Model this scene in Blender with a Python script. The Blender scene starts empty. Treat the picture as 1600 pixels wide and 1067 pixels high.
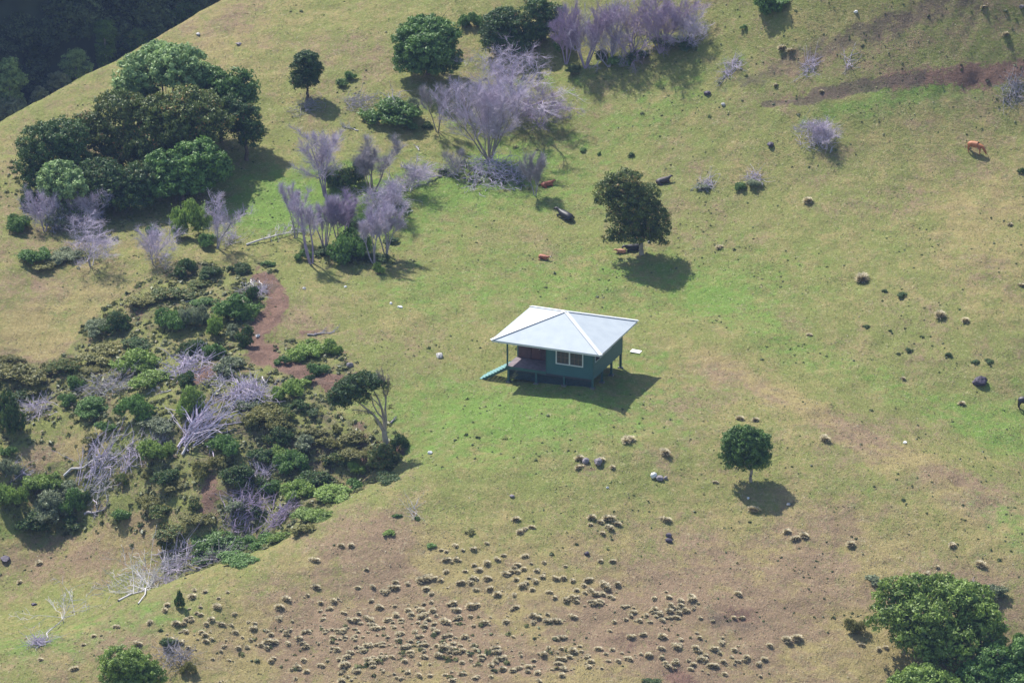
import bpy, math, random
import numpy as np
from mathutils import Vector, Matrix

scene = bpy.context.scene
R = math.radians
# ------------------------------------------------------------------ camera
PITCH = R(20.3); DIST = 300.0; FPX = 5100.0
TGT = np.array([0.0, 11.0, 0.0])
FWD = np.array([0.0, math.cos(PITCH), -math.sin(PITCH)])
UPV = np.array([0.0, math.sin(PITCH), math.cos(PITCH)])
CAM = TGT - DIST * FWD
cam_data = bpy.data.cameras.new('camera')
cam = bpy.data.objects.new('camera', cam_data)
scene.collection.objects.link(cam)
cam.location = CAM
cam.rotation_euler = (math.pi / 2 - PITCH, 0, 0)
cam_data.sensor_width = 36.0
cam_data.lens = FPX / 1600 * 36.0
cam_data.clip_start = 1.0
cam_data.clip_end = 3000.0
scene.camera = cam
# ------------------------------------------------------------------ light
SUN_EL = R(53); SX, SY = -0.60, 0.80          # towards the sun, on the ground plane
world = bpy.data.worlds.new("World"); scene.world = world; world.use_nodes = True
nt = world.node_tree; bg = nt.nodes['Background']
sky = nt.nodes.new('ShaderNodeTexSky'); sky.sky_type = 'NISHITA'; sky.sun_disc = False
sky.sun_elevation = SUN_EL; sky.sun_rotation = math.atan2(SX, SY)
nt.links.new(sky.outputs[0], bg.inputs[0]); bg.inputs[1].default_value = 0.12
sl = bpy.data.lights.new('sun', 'SUN'); sl.energy = 4.6; sl.angle = R(0.6); sl.color = (1.0, 0.96, 0.90)
so = bpy.data.objects.new('sun', sl); scene.collection.objects.link(so)
sdir = Vector((SX * math.cos(SUN_EL), SY * math.cos(SUN_EL), math.sin(SUN_EL)))
so.rotation_euler = sdir.to_track_quat('Z', 'Y').to_euler(); so.location = (0, 0, 150)
scene.view_settings.view_transform = 'Standard'; scene.view_settings.look = 'None'
scene.view_settings.exposure = 0.78; scene.view_settings.gamma = 1.0

# ------------------------------------------------------------------ helpers
COL = scene.collection
def link(o): COL.objects.link(o); return o
def tag(o, label=None, cat=None, group=None, kind=None):
    if label: o['label'] = label
    if cat: o['category'] = cat
    if group: o['group'] = group
    if kind: o['kind'] = kind
    return o
def empty(name, loc=(0, 0, 0), rz=0.0):
    o = bpy.data.objects.new(name, None); link(o)
    o.empty_display_size = 0.3; o.location = loc; o.rotation_euler = (0, 0, rz); return o
def mesh_np(name, V, F, mat=None, smooth=False):
    """V (n,3) array, F (m,k) array with a fixed k"""
    V = np.asarray(V, dtype=np.float32); F = np.asarray(F, dtype=np.int32)
    m, k = F.shape
    me = bpy.data.meshes.new(name)
    me.vertices.add(len(V)); me.vertices.foreach_set('co', V.ravel())
    me.loops.add(m * k); me.loops.foreach_set('vertex_index', F.ravel())
    me.polygons.add(m)
    me.polygons.foreach_set('loop_start', np.arange(0, m * k, k, dtype=np.int32))
    me.polygons.foreach_set('loop_total', np.full(m, k, dtype=np.int32))
    me.polygons.foreach_set('use_smooth', np.full(m, bool(smooth)))
    me.update(calc_edges=True); me.validate()
    if mat: me.materials.append(mat)
    return me
def obj(name, me, parent=None, loc=(0, 0, 0), rot=(0, 0, 0), sc=(1, 1, 1)):
    o = bpy.data.objects.new(name, me); link(o)
    o.location = loc; o.rotation_euler = rot; o.scale = sc
    if parent: o.parent = parent
    return o
class MB:
    """collects boxes and bars as one mesh"""
    def __init__(s): s.v = []; s.f = []
    def box(s, x0, x1, y0, y1, z0, z1):
        n = len(s.v)
        s.v += [(x0,y0,z0),(x1,y0,z0),(x1,y1,z0),(x0,y1,z0),(x0,y0,z1),(x1,y0,z1),(x1,y1,z1),(x0,y1,z1)]
        s.f += [(n,n+3,n+2,n+1),(n+4,n+5,n+6,n+7),(n,n+1,n+5,n+4),(n+1,n+2,n+6,n+5),(n+2,n+3,n+7,n+6),(n+3,n,n+4,n+7)]
        return s
    def bar(s, a, b, w, h):
        a = Vector(a); b = Vector(b); d = (b - a).normalized()
        side = d.cross(Vector((0, 0, 1)))
        side = side.normalized() if side.length > 1e-4 else Vector((1, 0, 0))
        up = side.cross(d).normalized(); n = len(s.v)
        for p in (a, b):
            for i, j in ((-1,-1),(1,-1),(1,1),(-1,1)):
                s.v.append(tuple(p + side * (i*w/2) + up * (j*h/2)))
        s.f += [(n,n+1,n+2,n+3),(n+7,n+6,n+5,n+4),(n,n+4,n+5,n+1),(n+1,n+5,n+6,n+2),(n+2,n+6,n+7,n+3),(n+3,n+7,n+4,n)]
        return s
    def build(s, name, mat, parent=None, bevel=0.0):
        me = mesh_np(name, s.v, s.f, mat); o = obj(name, me, parent)
        if bevel:
            b = o.modifiers.new('bevel', 'BEVEL'); b.width = bevel; b.segments = 2
        return o
def ray(u, v):
    d = FWD * FPX + np.array([1.0, 0, 0]) * (u - 800) + UPV * (533.5 - v)
    return d / np.linalg.norm(d)
def at_depth(u, v, Y):
    d = ray(u, v); return CAM + d * ((Y - CAM[1]) / d[1])
def at_height(u, v, Z):
    d = ray(u, v); return CAM + d * ((Z - CAM[2]) / d[2])
# value noise on a lattice
def vnoise(x, y, seed, sc):
    rs = np.random.RandomState(seed); L = 257; g = rs.rand(L, L)
    fx = np.asarray(x) / sc + 500.3; fy = np.asarray(y) / sc + 500.7
    ix = np.floor(fx).astype(int); iy = np.floor(fy).astype(int)
    tx = fx - ix; ty = fy - iy; tx = tx*tx*(3-2*tx); ty = ty*ty*(3-2*ty)
    a = g[ix % L, iy % L]; b = g[(ix+1) % L, iy % L]; c = g[ix % L, (iy+1) % L]; d = g[(ix+1) % L, (iy+1) % L]
    return (a*(1-tx)+b*tx)*(1-ty) + (c*(1-tx)+d*tx)*ty - 0.5
def fbm(x, y, seed, sc, n=4):
    r = 0
    for i in range(n): r = r + vnoise(x, y, seed + i, sc / 2**i) / 2**i
    return r

# ------------------------------------------------------------------ materials
def new_mat(name):
    m = bpy.data.materials.new(name); m.use_nodes = True
    return m, m.node_tree.nodes, m.node_tree.links, m.node_tree.nodes['Principled BSDF']
def N(nodes, t, **kw):
    n = nodes.new(t)
    for k, v in kw.items(): setattr(n, k, v)
    return n
def simple(name, col, rough=0.7, var=0.12, scale=3.0, metal=0.0, bump=0.0, spec=0.5):
    m, nd, lk, b = new_mat(name)
    tc = N(nd, 'ShaderNodeTexCoord'); no = N(nd, 'ShaderNodeTexNoise'); no.inputs['Scale'].default_value = scale
    no.inputs['Detail'].default_value = 5; lk.new(tc.outputs['Object'], no.inputs['Vector'])
    r = N(nd, 'ShaderNodeValToRGB'); r.color_ramp.elements[0].position = .3; r.color_ramp.elements[1].position = .7
    r.color_ramp.elements[0].color = (*[c*(1-var) for c in col], 1); r.color_ramp.elements[1].color = (*[min(1, c*(1+var)) for c in col], 1)
    lk.new(no.outputs[0], r.inputs[0]); lk.new(r.outputs[0], b.inputs['Base Color'])
    b.inputs['Roughness'].default_value = rough; b.inputs['Metallic'].default_value = metal
    b.inputs['Specular IOR Level'].default_value = spec
    if bump:
        bp = N(nd, 'ShaderNodeBump'); bp.inputs['Strength'].default_value = bump; bp.inputs['Distance'].default_value = .03
        lk.new(no.outputs[0], bp.inputs['Height']); lk.new(bp.outputs[0], b.inputs['Normal'])
    return m
def leafmat(name, c1, c2, tip=None, trans=0.25):
    m, nd, lk, b = new_mat(name)
    at = N(nd, 'ShaderNodeAttribute'); at.attribute_name = 'var'
    r = N(nd, 'ShaderNodeValToRGB'); e = r.color_ramp.elements
    e[0].color = (*c1, 1); e[1].color = (*c2, 1); e[0].position = .1; e[1].position = .8
    if tip: x = e.new(.93); x.color = (*tip, 1)
    lk.new(at.outputs['Fac'], r.inputs[0])
    oi = N(nd, 'ShaderNodeObjectInfo'); hs = N(nd, 'ShaderNodeHueSaturation')
    mr = N(nd, 'ShaderNodeMapRange'); mr.inputs[3].default_value = .88; mr.inputs[4].default_value = 1.12
    lk.new(oi.outputs['Random'], mr.inputs[0]); lk.new(mr.outputs[0], hs.inputs['Value'])
    lk.new(r.outputs[0], hs.inputs['Color']); lk.new(hs.outputs[0], b.inputs['Base Color'])
    b.inputs['Roughness'].default_value = .5; b.inputs['Specular IOR Level'].default_value = .35
    tr = N(nd, 'ShaderNodeBsdfTranslucent'); lk.new(hs.outputs[0], tr.inputs['Color'])
    mx = N(nd, 'ShaderNodeMixShader'); mx.inputs[0].default_value = trans
    out = nd['Material Output']
    lk.new(b.outputs[0], mx.inputs[1]); lk.new(tr.outputs[0], mx.inputs[2]); lk.new(mx.outputs[0], out.inputs[0])
    return m

def ground_material():
    m, nd, lk, b = new_mat('pasture_grass')
    tc = N(nd, 'ShaderNodeTexCoord'); at = N(nd, 'ShaderNodeAttribute'); at.attribute_name = 'zone'
    sp = N(nd, 'ShaderNodeSeparateColor'); lk.new(at.outputs['Color'], sp.inputs[0])
    def noise(s, d=4, rough=.55, dist=0.0, vec=None):
        n = N(nd, 'ShaderNodeTexNoise'); n.inputs['Scale'].default_value = s; n.inputs['Detail'].default_value = d
        n.inputs['Roughness'].default_value = rough; n.inputs['Distortion'].default_value = dist
        lk.new(vec or tc.outputs['Object'], n.inputs['Vector']); return n.outputs[0]
    def math_(op, a, b_=None, c=None, clamp=False):
        n = N(nd, 'ShaderNodeMath'); n.operation = op; n.use_clamp = clamp
        for i, x in enumerate((a, b_, c)):
            if x is None: continue
            if isinstance(x, (int, float)): n.inputs[i].default_value = x
            else: lk.new(x, n.inputs[i])
        return n.outputs[0]
    def mix(f, a, b_, mode='MIX'):
        n = N(nd, 'ShaderNodeMix'); n.data_type = 'RGBA'; n.blend_type = mode
        for i, x in ((0, f), (6, a), (7, b_)):
            if isinstance(x, (int, float)): n.inputs[i].default_value = x
            elif isinstance(x, tuple): n.inputs[i].default_value = (*x, 1)
            else: lk.new(x, n.inputs[i])
        return n.outputs[2]
    def ss(x, lo, hi):
        n = N(nd, 'ShaderNodeMapRange'); n.interpolation_type = 'SMOOTHSTEP'
        n.inputs[1].default_value = lo; n.inputs[2].default_value = hi; lk.new(x, n.inputs[0]); return n.outputs[0]
    mp = N(nd, 'ShaderNodeMapping'); mp.inputs['Scale'].default_value = (1, .55, 1.6); lk.new(tc.outputs['Object'], mp.inputs[0])
    big = noise(.09, 4); med = noise(.45, 6, .62, .4, mp.outputs[0]); sm = noise(2.2, 6, .7, .3, mp.outputs[0]); fine = noise(7.5, 4, .75)
    med2 = noise(.85, 5, .6, .2)
    # colours
    tan = (.305, .245, .110); pink = (.262, .182, .118); olive = (.195, .212, .066); lush = (.148, .250, .050); dk = (.075, .095, .032)
    dry = math_('ADD', sp.outputs[0], math_('MULTIPLY', math_('SUBTRACT', med, .5), 1.7)); dry = math_('ADD', dry, math_('MULTIPLY', math_('SUBTRACT', sm, .5), 1.3))
    dry = math_('ADD', dry, math_('MULTIPLY', math_('SUBTRACT', noise(5.5, 5, .8), .5), 1.5)); dry = math_('MULTIPLY', ss(dry, .14, .92), .96)
    lu = math_('ADD', sp.outputs[1], math_('MULTIPLY', math_('SUBTRACT', med2, .5), 1.5)); lu = ss(math_('ADD', lu, math_('MULTIPLY', math_('SUBTRACT', sm, .5), .8)), .10, .72)
    tancol = mix(ss(math_('ADD', math_('MULTIPLY', sp.outputs[2], .35), math_('ADD', math_('MULTIPLY', big, .6), math_('MULTIPLY', med2, .4))), .44, .58), tan, pink)
    c = mix(dry, olive, tancol)
    c = mix(math_('MULTIPLY', lu, .85), c, lush)
    # dark specks, pale straw specks
    spk = ss(math_('ADD', math_('MULTIPLY', fine, .55), math_('MULTIPLY', sm, .45)), .40, .30)
    c = mix(math_('MULTIPLY', spk, .8), c, dk)
    spl = ss(math_('ADD', math_('MULTIPLY', noise(5.2, 3, .7), .6), math_('MULTIPLY', noise(1.3, 3), .4)), .56, .68)
    c = mix(math_('MULTIPLY', spl, .6), c, (.36, .32, .19))
    # bare soil
    so_ = math_('ADD', sp.outputs[2], math_('MULTIPLY', math_('SUBTRACT', sm, .5), 1.1))
    so_ = math_('ADD', so_, math_('MULTIPLY', math_('SUBTRACT', med, .5), .9)); so_ = ss(so_, .42, .78)
    soil = mix(noise(1.6, 5), (.15, .090, .066), (.245, .155, .115))
    c = mix(so_, c, soil)
    # dark wet gully soil; also the shade painted onto the upper-right slope
    wet_or_shade = ss(math_('ADD', at.outputs['Alpha'], math_('MULTIPLY', math_('SUBTRACT', med2, .5), 1.2)), .45, .8)
    c = mix(math_('MULTIPLY', wet_or_shade, .8), c, mix(noise(2.5, 4), (.10, .075, .065), (.17, .13, .09)))
    vv = math_('ADD', -.42, math_('ADD', math_('MULTIPLY', noise(2.6, 8, .8), 1.35), math_('ADD', math_('MULTIPLY', noise(8, 4, .8), 1.15), math_('MULTIPLY', noise(.5, 5, .6), .45))))
    hs = N(nd, 'ShaderNodeHueSaturation'); lk.new(c, hs.inputs['Color']); lk.new(vv, hs.inputs['Value'])
    lk.new(hs.outputs[0], b.inputs['Base Color'])
    b.inputs['Roughness'].default_value = .95; b.inputs['Specular IOR Level'].default_value = .1
    bp = N(nd, 'ShaderNodeBump'); bp.inputs['Strength'].default_value = 1.0; bp.inputs['Distance'].default_value = .32
    hh = math_('ADD', math_('MULTIPLY', fine, .5), math_('ADD', sm, math_('MULTIPLY', noise(18, 2), .25)))
    lk.new(hh, bp.inputs['Height']); lk.new(bp.outputs[0], b.inputs['Normal'])
    return m

# ------------------------------------------------------------------ terrain
HC = at_height(883, 516, 3.9)                     # centre of the house roof
HX, HY = HC[0], HC[1]
A2 = np.array([0.927, -0.375]); B2 = np.array([0.375, 0.927])
CP = []   # control points X,Y,Z
for (u, v, Y) in [
    # foreground slope below the spur
    (-150, 1290, -60), (300, 1300, -60), (800, 1300, -66), (1300, 1300, -60), (1750, 1300, -52),
    (300, 1060, -45), (560, 1060, -44.5), (800, 1060, -45), (1175, 1060, -42), (1450, 1000, -36), (1600, 1060, -39), (1750, 950, -32),
    (560, 930, -33.5), (800, 920, -33), (1175, 900, -29.5), (1400, 850, -25),
    # crest of the near spur running down to the left
    (-200, 1110, -52), (0, 1030, -43), (130, 985, -38), (250, 930, -33), (350, 885, -28.5), (450, 838, -24), (560, 778, -19), (640, 738, -15.5),
    (800, 800, -22.5), (800, 700, -12.5), (1000, 700, -12.5), (1175, 750, -16), (1000, 800, -21),
    # plateau round the house
    (640, 640, -4), (640, 540, 9), (760, 640, -5), (1000, 640, -4.5), (720, 450, 23), (880, 430, 27), (880, 350, 38),
    (560, 560, 5), (560, 470, 18),
    # crest of the spur to the right and the swale behind it
    (1100, 600, 1), (1250, 640, -5), (1450, 720, -14), (1600, 790, -20.5), (1750, 860, -27),
    (1100, 540, 9.5), (1250, 592, 3.6), (1450, 655, -2), (1600, 712, -7), (1750, 775, -12),
    # hill to the right
    (1100, 480, 20), (1250, 480, 18), (1400, 480, 16.5), (1600, 520, 11), (1750, 520, 12), (1100, 350, 35.5), (1400, 350, 31.5), (1600, 350, 29.5),
    (1100, 200, 51), (1400, 200, 46), (1600, 200, 44), (1100, 0, 67.5), (1400, 0, 56.5), (1600, 0, 54), (1900, 0, 50), (1400, -300, 70), (1800, -300, 64),
    (800, 250, 52), (800, 120, 67), (800, 0, 80), (800, -250, 104),
    # left of the grove, ridge
    (560, 350, 37), (450, 400, 30), (560, 200, 57), (450, 200, 58), (560, 60, 76), (450, 20, 84), (350, 260, 49), (250, 330, 41),
    (0, 205, 60), (180, 115, 73), (370, 5, 88), (-200, 290, 48), (550, -90, 101), (100, 300, 44.5), (0, 400, 30), (150, 420, 27.5),
    (300, 400, 29.5), (100, 500, 18.5), (-150, 450, 22),
    # gully head and its bushy sides
    (430, 430, 25), (380, 520, 11), (480, 560, 5.5), (540, 620, -1.5), (560, 680, -8.5), (300, 500, 14), (300, 600, 1.5), (420, 640, -4), (200, 560, 9.5),
    (100, 600, 7), (0, 600, 8), (200, 680, -5), (330, 720, -10.5), (450, 740, -12), (100, 680, -1), (20, 720, -3.5), (560, 750, -13),
    (100, 740, -5), (200, 780, -10.5), (100, 830, -9.5), (200, 860, -15), (0, 800, -8.5), (330, 800, -16), (430, 800, -17.5),
    (100, 930, -19.5), (0, 980, -25.5), (180, 925, -20.5), (280, 890, -19.5), (390, 845, -18.5), (-200, 1000, -32), (-200, 800, -8), (-200, 620, 6)]:
    CP.append(at_depth(u, v, Y))
for i, j, z in ((-1, -1, -.22), (1, -1, .2), (1, 1, -.35), (-1, 1, -.05), (0, 0, 0)):
    p = np.array([HX, HY]) + A2 * i * 4.6 + B2 * j * 4.2
    CP.append(np.array([p[0], p[1], z]))
CP = np.array(CP)
def tps(r2): return 0.5 * r2 * np.log(r2 + 1e-9)
def fit(P, lam=0.5):
    n = len(P); d2 = ((P[:, None, :2] - P[None, :, :2])**2).sum(-1)
    K = tps(d2) + lam * np.eye(n); Q = np.c_[np.ones(n), P[:, :2]]
    M = np.block([[K, Q], [Q.T, np.zeros((3, 3))]])
    return np.linalg.solve(M, np.r_[P[:, 2], 0, 0, 0])
W = fit(CP)
RA = at_depth(0, 200, 60); RB = at_depth(370, 0, 88)             # the ridge behind the grove
rd = (RB - RA)[:2]; rd = rd / np.linalg.norm(rd); rn = np.array([-rd[1], rd[0]])
def terrain_raw(X, Y):
    sh = X.shape; x = X.ravel(); y = Y.ravel(); out = np.zeros_like(x)
    for s in range(0, len(x), 40000):
        xs = x[s:s+40000]; ys = y[s:s+40000]
        d2 = (xs[:, None] - CP[None, :, 0])**2 + (ys[:, None] - CP[None, :, 1])**2
        out[s:s+40000] = tps(d2) @ W[:len(CP)] + W[-3] + W[-2]*xs + W[-1]*ys
    z = out.reshape(sh)
    d = (X - RA[0]) * rn[0] + (Y - RA[1]) * rn[1] - 1.0
    drop = np.where(d > 0, 0.13 * np.minimum(d, 4)**2 + 1.04 * np.maximum(d - 4, 0), 0)
    zr = RA[2] + ((X - RA[0])*rd[0] + (Y - RA[1])*rd[1]) * (RB[2]-RA[2]) / np.linalg.norm((RB-RA)[:2])
    z = np.where(d > 0, np.minimum(z, zr + .3*np.minimum(d, 3)), z) - drop
    z = np.maximum(z, -75)
    z = z + 0.55 * fbm(X, Y, 11, 9.0, 3) + 0.20 * fbm(X, Y, 31, 1.9, 3)
    z = z + .030*np.sin(2*math.pi*z/.52 + 5*fbm(X, Y, 41, 6, 2))
    return z
def axis(lo, hi, step, far):
    a = list(np.arange(lo, hi + 1e-6, step)); s = step
    while a[-1] < far: s *= 1.12; a.append(a[-1] + s)
    s = step; b = []; x = lo
    while x > -far: s *= 1.12; x -= s; b.append(x)
    return np.array(b[::-1] + a)
gx = axis(-66, 66, 0.33, 420); gy = axis(-58, 108, 0.36, 420)
GX, GY = np.meshgrid(gx, gy); GZ = terrain_raw(GX, GY)
near = (abs(GX) < 75) & (GY < 115) & (GY > -65)
GZ = np.where(near, GZ, np.clip(GZ, -75, 120))
def hz(x, y):
    i = int(np.clip(np.searchsorted(gx, x) - 1, 0, len(gx) - 2)); j = int(np.clip(np.searchsorted(gy, y) - 1, 0, len(gy) - 2))
    tx = (x - gx[i]) / (gx[i+1] - gx[i]); ty = (y - gy[j]) / (gy[j+1] - gy[j])
    return float((GZ[j, i]*(1-tx)+GZ[j, i+1]*tx)*(1-ty) + (GZ[j+1, i]*(1-tx)+GZ[j+1, i+1]*tx)*ty)
def hzv(x, y):
    i = np.clip(np.searchsorted(gx, x) - 1, 0, len(gx) - 2); j = np.clip(np.searchsorted(gy, y) - 1, 0, len(gy) - 2)
    tx = (x - gx[i]) / (gx[i+1] - gx[i]); ty = (y - gy[j]) / (gy[j+1] - gy[j])
    return (GZ[j, i]*(1-tx)+GZ[j, i+1]*tx)*(1-ty) + (GZ[j+1, i]*(1-tx)+GZ[j+1, i+1]*tx)*ty
TS = np.arange(190, 520, 0.25)
def ground(u, v):
    """first point of the terrain along the line of sight through a photograph pixel"""
    d = ray(u, v); P = CAM[None, :] + d[None, :] * TS[:, None]
    dz = P[:, 2] - hzv(P[:, 0], P[:, 1])
    k = int(np.argmax(dz < 0))
    if dz[k] >= 0: k = len(TS) - 1
    t = TS[k-1] + .25 * dz[k-1] / max(1e-6, dz[k-1] - dz[k])
    return CAM + d * t
def pxm(p):                                        # photograph pixels per metre at a point
    return FPX / float(np.dot(np.asarray(p) - CAM, FWD))
def ylen(p): return 1.0
# zones of dry, lush and bare ground and painted shade, as ellipses on the hillside
zone = np.zeros((*GX.shape, 4))
zone[..., 0] = .36
def blob(u, v, ru, rv, ch, amt, ang=0.0):
    p = ground(u, v); q = ground(u, max(v - rv, 1)); s = pxm(p)
    rx = ru / s * 1.25; ry = max(1.5, abs(q[1] - p[1]))
    ry = min(ry, rv / s / .25)
    dx = GX - p[0]; dy = GY - p[1]; ca, sa = math.cos(ang), math.sin(ang)
    x = dx*ca + dy*sa; y = -dx*sa + dy*ca
    w = np.exp(-((x/rx)**2 + (y/ry)**2) * 1.2)
    zone[..., ch] += amt * w
def strip(pts, wpx, ch, amt):
    P = [ground(*p) for p in pts]
    best = np.full(GX.shape, 1e9)
    for a, b in zip(P[:-1], P[1:]):
        ax, ay = a[0], a[1]; dx, dy = b[0]-ax, b[1]-ay; L = dx*dx+dy*dy + 1e-9
        t = np.clip(((GX-ax)*dx + (GY-ay)*dy)/L, 0, 1)
        best = np.minimum(best, np.hypot(GX-ax-t*dx, (GY-ay-t*dy)))
    zone[..., ch] += amt * np.exp(-(best / (wpx/17.0))**2)
for a in [(100,480,170,90,.38),(60,250,90,60,.3),(330,50,80,50,.35),(450,60,110,80,.12),(150,860,140,60,.5),(110,710,70,30,.7),(300,1010,300,60,.4),(60,560,100,60,.3),
          (600,980,260,110,.42),(900,980,300,120,.5),(1200,980,260,110,.55),(1000,1060,400,60,.3),(1400,830,200,90,.25),(1180,860,160,90,.3),(1080,650,120,60,.2),
          (1350,60,260,80,.22),(1540,330,90,90,.35),(1530,420,80,60,.2),(1500,180,110,50,.2),(620,860,140,60,.3),(1250,250,160,60,.08),(1560,930,100,70,.25),(660,80,120,50,.1),
          (910,410,35,20,.45),(740,470,40,20,.2),(640,520,60,20,.15),(470,500,40,40,.3),(560,830,80,40,.35),(1350,700,120,50,.15)]:
    blob(a[0], a[1], a[2], a[3], 0, a[4])
for a in [(430,300,90,50,.6),(720,290,130,50,.5),(640,350,90,60,.35),(800,250,60,30,.4),(980,190,160,60,.3),(860,420,160,60,.22),(700,620,130,60,.3),(880,650,180,60,.28),
          (60,1000,110,35,.45),(250,960,70,30,.35),(440,340,90,40,.5),(740,720,120,60,.2),(1010,560,60,30,.3),(1080,150,120,50,.12),(900,300,120,60,.25),(1300,380,160,90,.14),(1200,450,100,50,.18),
          (1570,640,80,60,.28),(1590,820,60,50,.4),(1390,160,150,20,.45),(1560,700,60,30,.2),(540,310,60,60,.3),(650,460,80,40,.2),(120,490,60,30,.15),(1350,770,100,30,.2),(180,700,60,20,.3),(30,830,50,30,.35),
          (880,470,260,60,.28),(820,650,220,50,.25),(1020,420,120,50,.2),(1000,600,120,40,.2),(700,170,90,40,.3),(870,130,90,40,.3)]:
    blob(a[0], a[1], a[2], a[3], 1, a[4])
strip([(1090,560),(1180,600),(1280,650),(1400,705),(1500,760),(1600,830)], 34, 0, .6)
strip([(1120,470),(1200,520),(1300,570),(1420,620),(1600,690)], 60, 1, .35)
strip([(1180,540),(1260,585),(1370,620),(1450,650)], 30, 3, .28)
strip([(1195,163),(1290,148),(1370,130),(1440,120),(1600,108)], 17, 2, .50)
strip([(1400,135),(1600,108)], 20, 2, .35)
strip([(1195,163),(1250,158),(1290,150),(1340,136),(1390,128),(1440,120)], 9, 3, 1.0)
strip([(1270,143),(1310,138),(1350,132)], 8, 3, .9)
strip([(1340,140),(1560,128)], 8, 1, .4)
strip([(410,435),(435,450),(435,480),(405,510),(385,530)], 20, 2, 1.0)
strip([(440,470),(425,520),(430,560),(470,585)], 14, 2, .42)
strip([(545,600),(575,650),(560,660)], 12, 2, .4)
strip([(390,530),(410,560),(460,575),(500,590),(520,600),(545,592)], 20, 2, .85)
strip([(310,590),(330,575),(300,600)], 15, 2, .9)
strip([(330,690),(330,760),(320,800)], 14, 2, .5)
strip([(560,680),(570,740),(545,765)], 16, 2, .4)
for a in [(480,520,30,14,.6),(510,540,40,12,.3),(920,728,36,10,.55),(1060,1058,30,8,.9),(1500,745,60,14,.42),(1015,1010,50,25,.3),(1160,960,40,12,.5),(960,940,40,20,.25),(800,1040,70,25,.3),
          (950,1000,60,20,.28),(1400,930,60,15,.2),(605,845,24,10,.4),(655,805,30,12,.45),(670,660,20,10,.5),(610,700,30,20,.4),(1530,140,70,16,.25),(700,990,380,70,.10),(1100,960,250,70,.14),(130,870,130,40,.1),(1380,60,260,70,.2),(1540,270,60,20,.2),(470,1000,60,30,.2),(650,1000,60,30,.2)]:  # the broad upper-right blob helps paint that slope's shade into its colour
    blob(a[0], a[1], a[2], a[3], 2, a[4])
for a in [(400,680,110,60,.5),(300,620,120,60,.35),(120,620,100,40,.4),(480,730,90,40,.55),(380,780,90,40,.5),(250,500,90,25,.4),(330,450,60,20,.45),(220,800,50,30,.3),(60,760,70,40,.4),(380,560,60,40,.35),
          (1150,972,60,10,.45),(540,690,50,30,.4),(150,300,130,60,.4),(1450,990,60,40,.4),(900,100,110,15,.4),(770,275,60,15,.5),(560,400,60,12,.5),(1380,40,320,90,.78),(1480,150,200,60,.42),(1150,60,120,50,.25),(700,1010,320,50,.18),(1150,980,220,60,.22)]:  # broad upper-right blobs: the slope's shade painted as darker ground
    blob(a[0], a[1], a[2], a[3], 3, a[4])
# the gully and other overgrown ground
def inside(poly):
    Pq = np.array([ground(*q)[:2] for q in poly]); m = np.zeros(GX.shape, bool); j = len(Pq)-1
    for i in range(len(Pq)):
        xi, yi = Pq[i]; xj, yj = Pq[j]
        c = ((yi > GY) != (yj > GY)) & (GX < (xj-xi)*(GY-yi)/(yj-yi+1e-12)+xi); m ^= c; j = i
    return m
gully = inside([(280,408),(430,412),(440,440),(400,530),(480,530),(545,545),(560,590),(520,640),(600,672),(640,700),(600,745),(450,838),(360,880),(250,880),(262,830),(240,790),(180,810),(100,835),(20,825),(0,800),(0,735),(30,730),(100,720),(180,700),(180,665),(110,655),(30,700),(0,690),(0,570),(90,560),(140,500),(200,455)])
zone[..., 3] = np.maximum(zone[..., 3], gully*(.50 + .3*fbm(GX, GY, 91, 5, 2))); zone[..., 2] += gully*(.28 + .35*fbm(GX, GY, 93, 4, 2)); zone[..., 0] = np.where(gully, np.minimum(zone[..., 0], .3), zone[..., 0])
zone = np.clip(zone, 0, 1)
# small eroded steps and hoof terraces
soilmask = np.clip(zone[..., 2] + zone[..., 3] * .8, 0, 1)
GZ += soilmask * .5 * fbm(GX, GY, 77, 1.6, 3)
ny, nx = GX.shape
idx = np.arange(ny*nx).reshape(ny, nx)
F = np.stack([idx[:-1, :-1], idx[:-1, 1:], idx[1:, 1:], idx[1:, :-1]], -1).reshape(-1, 4)
gm = mesh_np('ground', np.stack([GX, GY, GZ], -1).reshape(-1, 3), F, ground_material(), smooth=True)
ca = gm.attributes.new('zone', 'FLOAT_COLOR', 'POINT'); ca.data.foreach_set('color', zone.reshape(-1, 4).astype(np.float32).ravel())
tag(obj('ground', gm), kind='structure')

# ------------------------------------------------------------------ house
M = {}
def siding_mat():
    m, nd, lk, b = new_mat('green_board_siding')
    tc = N(nd, 'ShaderNodeTexCoord'); w = N(nd, 'ShaderNodeTexWave'); w.wave_type = 'BANDS'; w.bands_direction = 'Z'; w.wave_profile = 'SAW'
    w.inputs['Scale'].default_value = 1.6; lk.new(tc.outputs['Object'], w.inputs[0])
    no = N(nd, 'ShaderNodeTexNoise'); no.inputs['Scale'].default_value = 1.5; no.inputs['Detail'].default_value = 6; lk.new(tc.outputs['Object'], no.inputs[0])
    r = N(nd, 'ShaderNodeValToRGB'); r.color_ramp.elements[0].color = (.020, .085, .098, 1); r.color_ramp.elements[1].color = (.036, .122, .132, 1)
    lk.new(no.outputs[0], r.inputs[0]); lk.new(r.outputs[0], b.inputs['Base Color']); b.inputs['Roughness'].default_value = .55
    bp = N(nd, 'ShaderNodeBump'); bp.inputs['Strength'].default_value = .6; bp.inputs['Distance'].default_value = .02
    lk.new(w.outputs[0], bp.inputs['Height']); lk.new(bp.outputs[0], b.inputs['Normal']); return m
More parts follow.
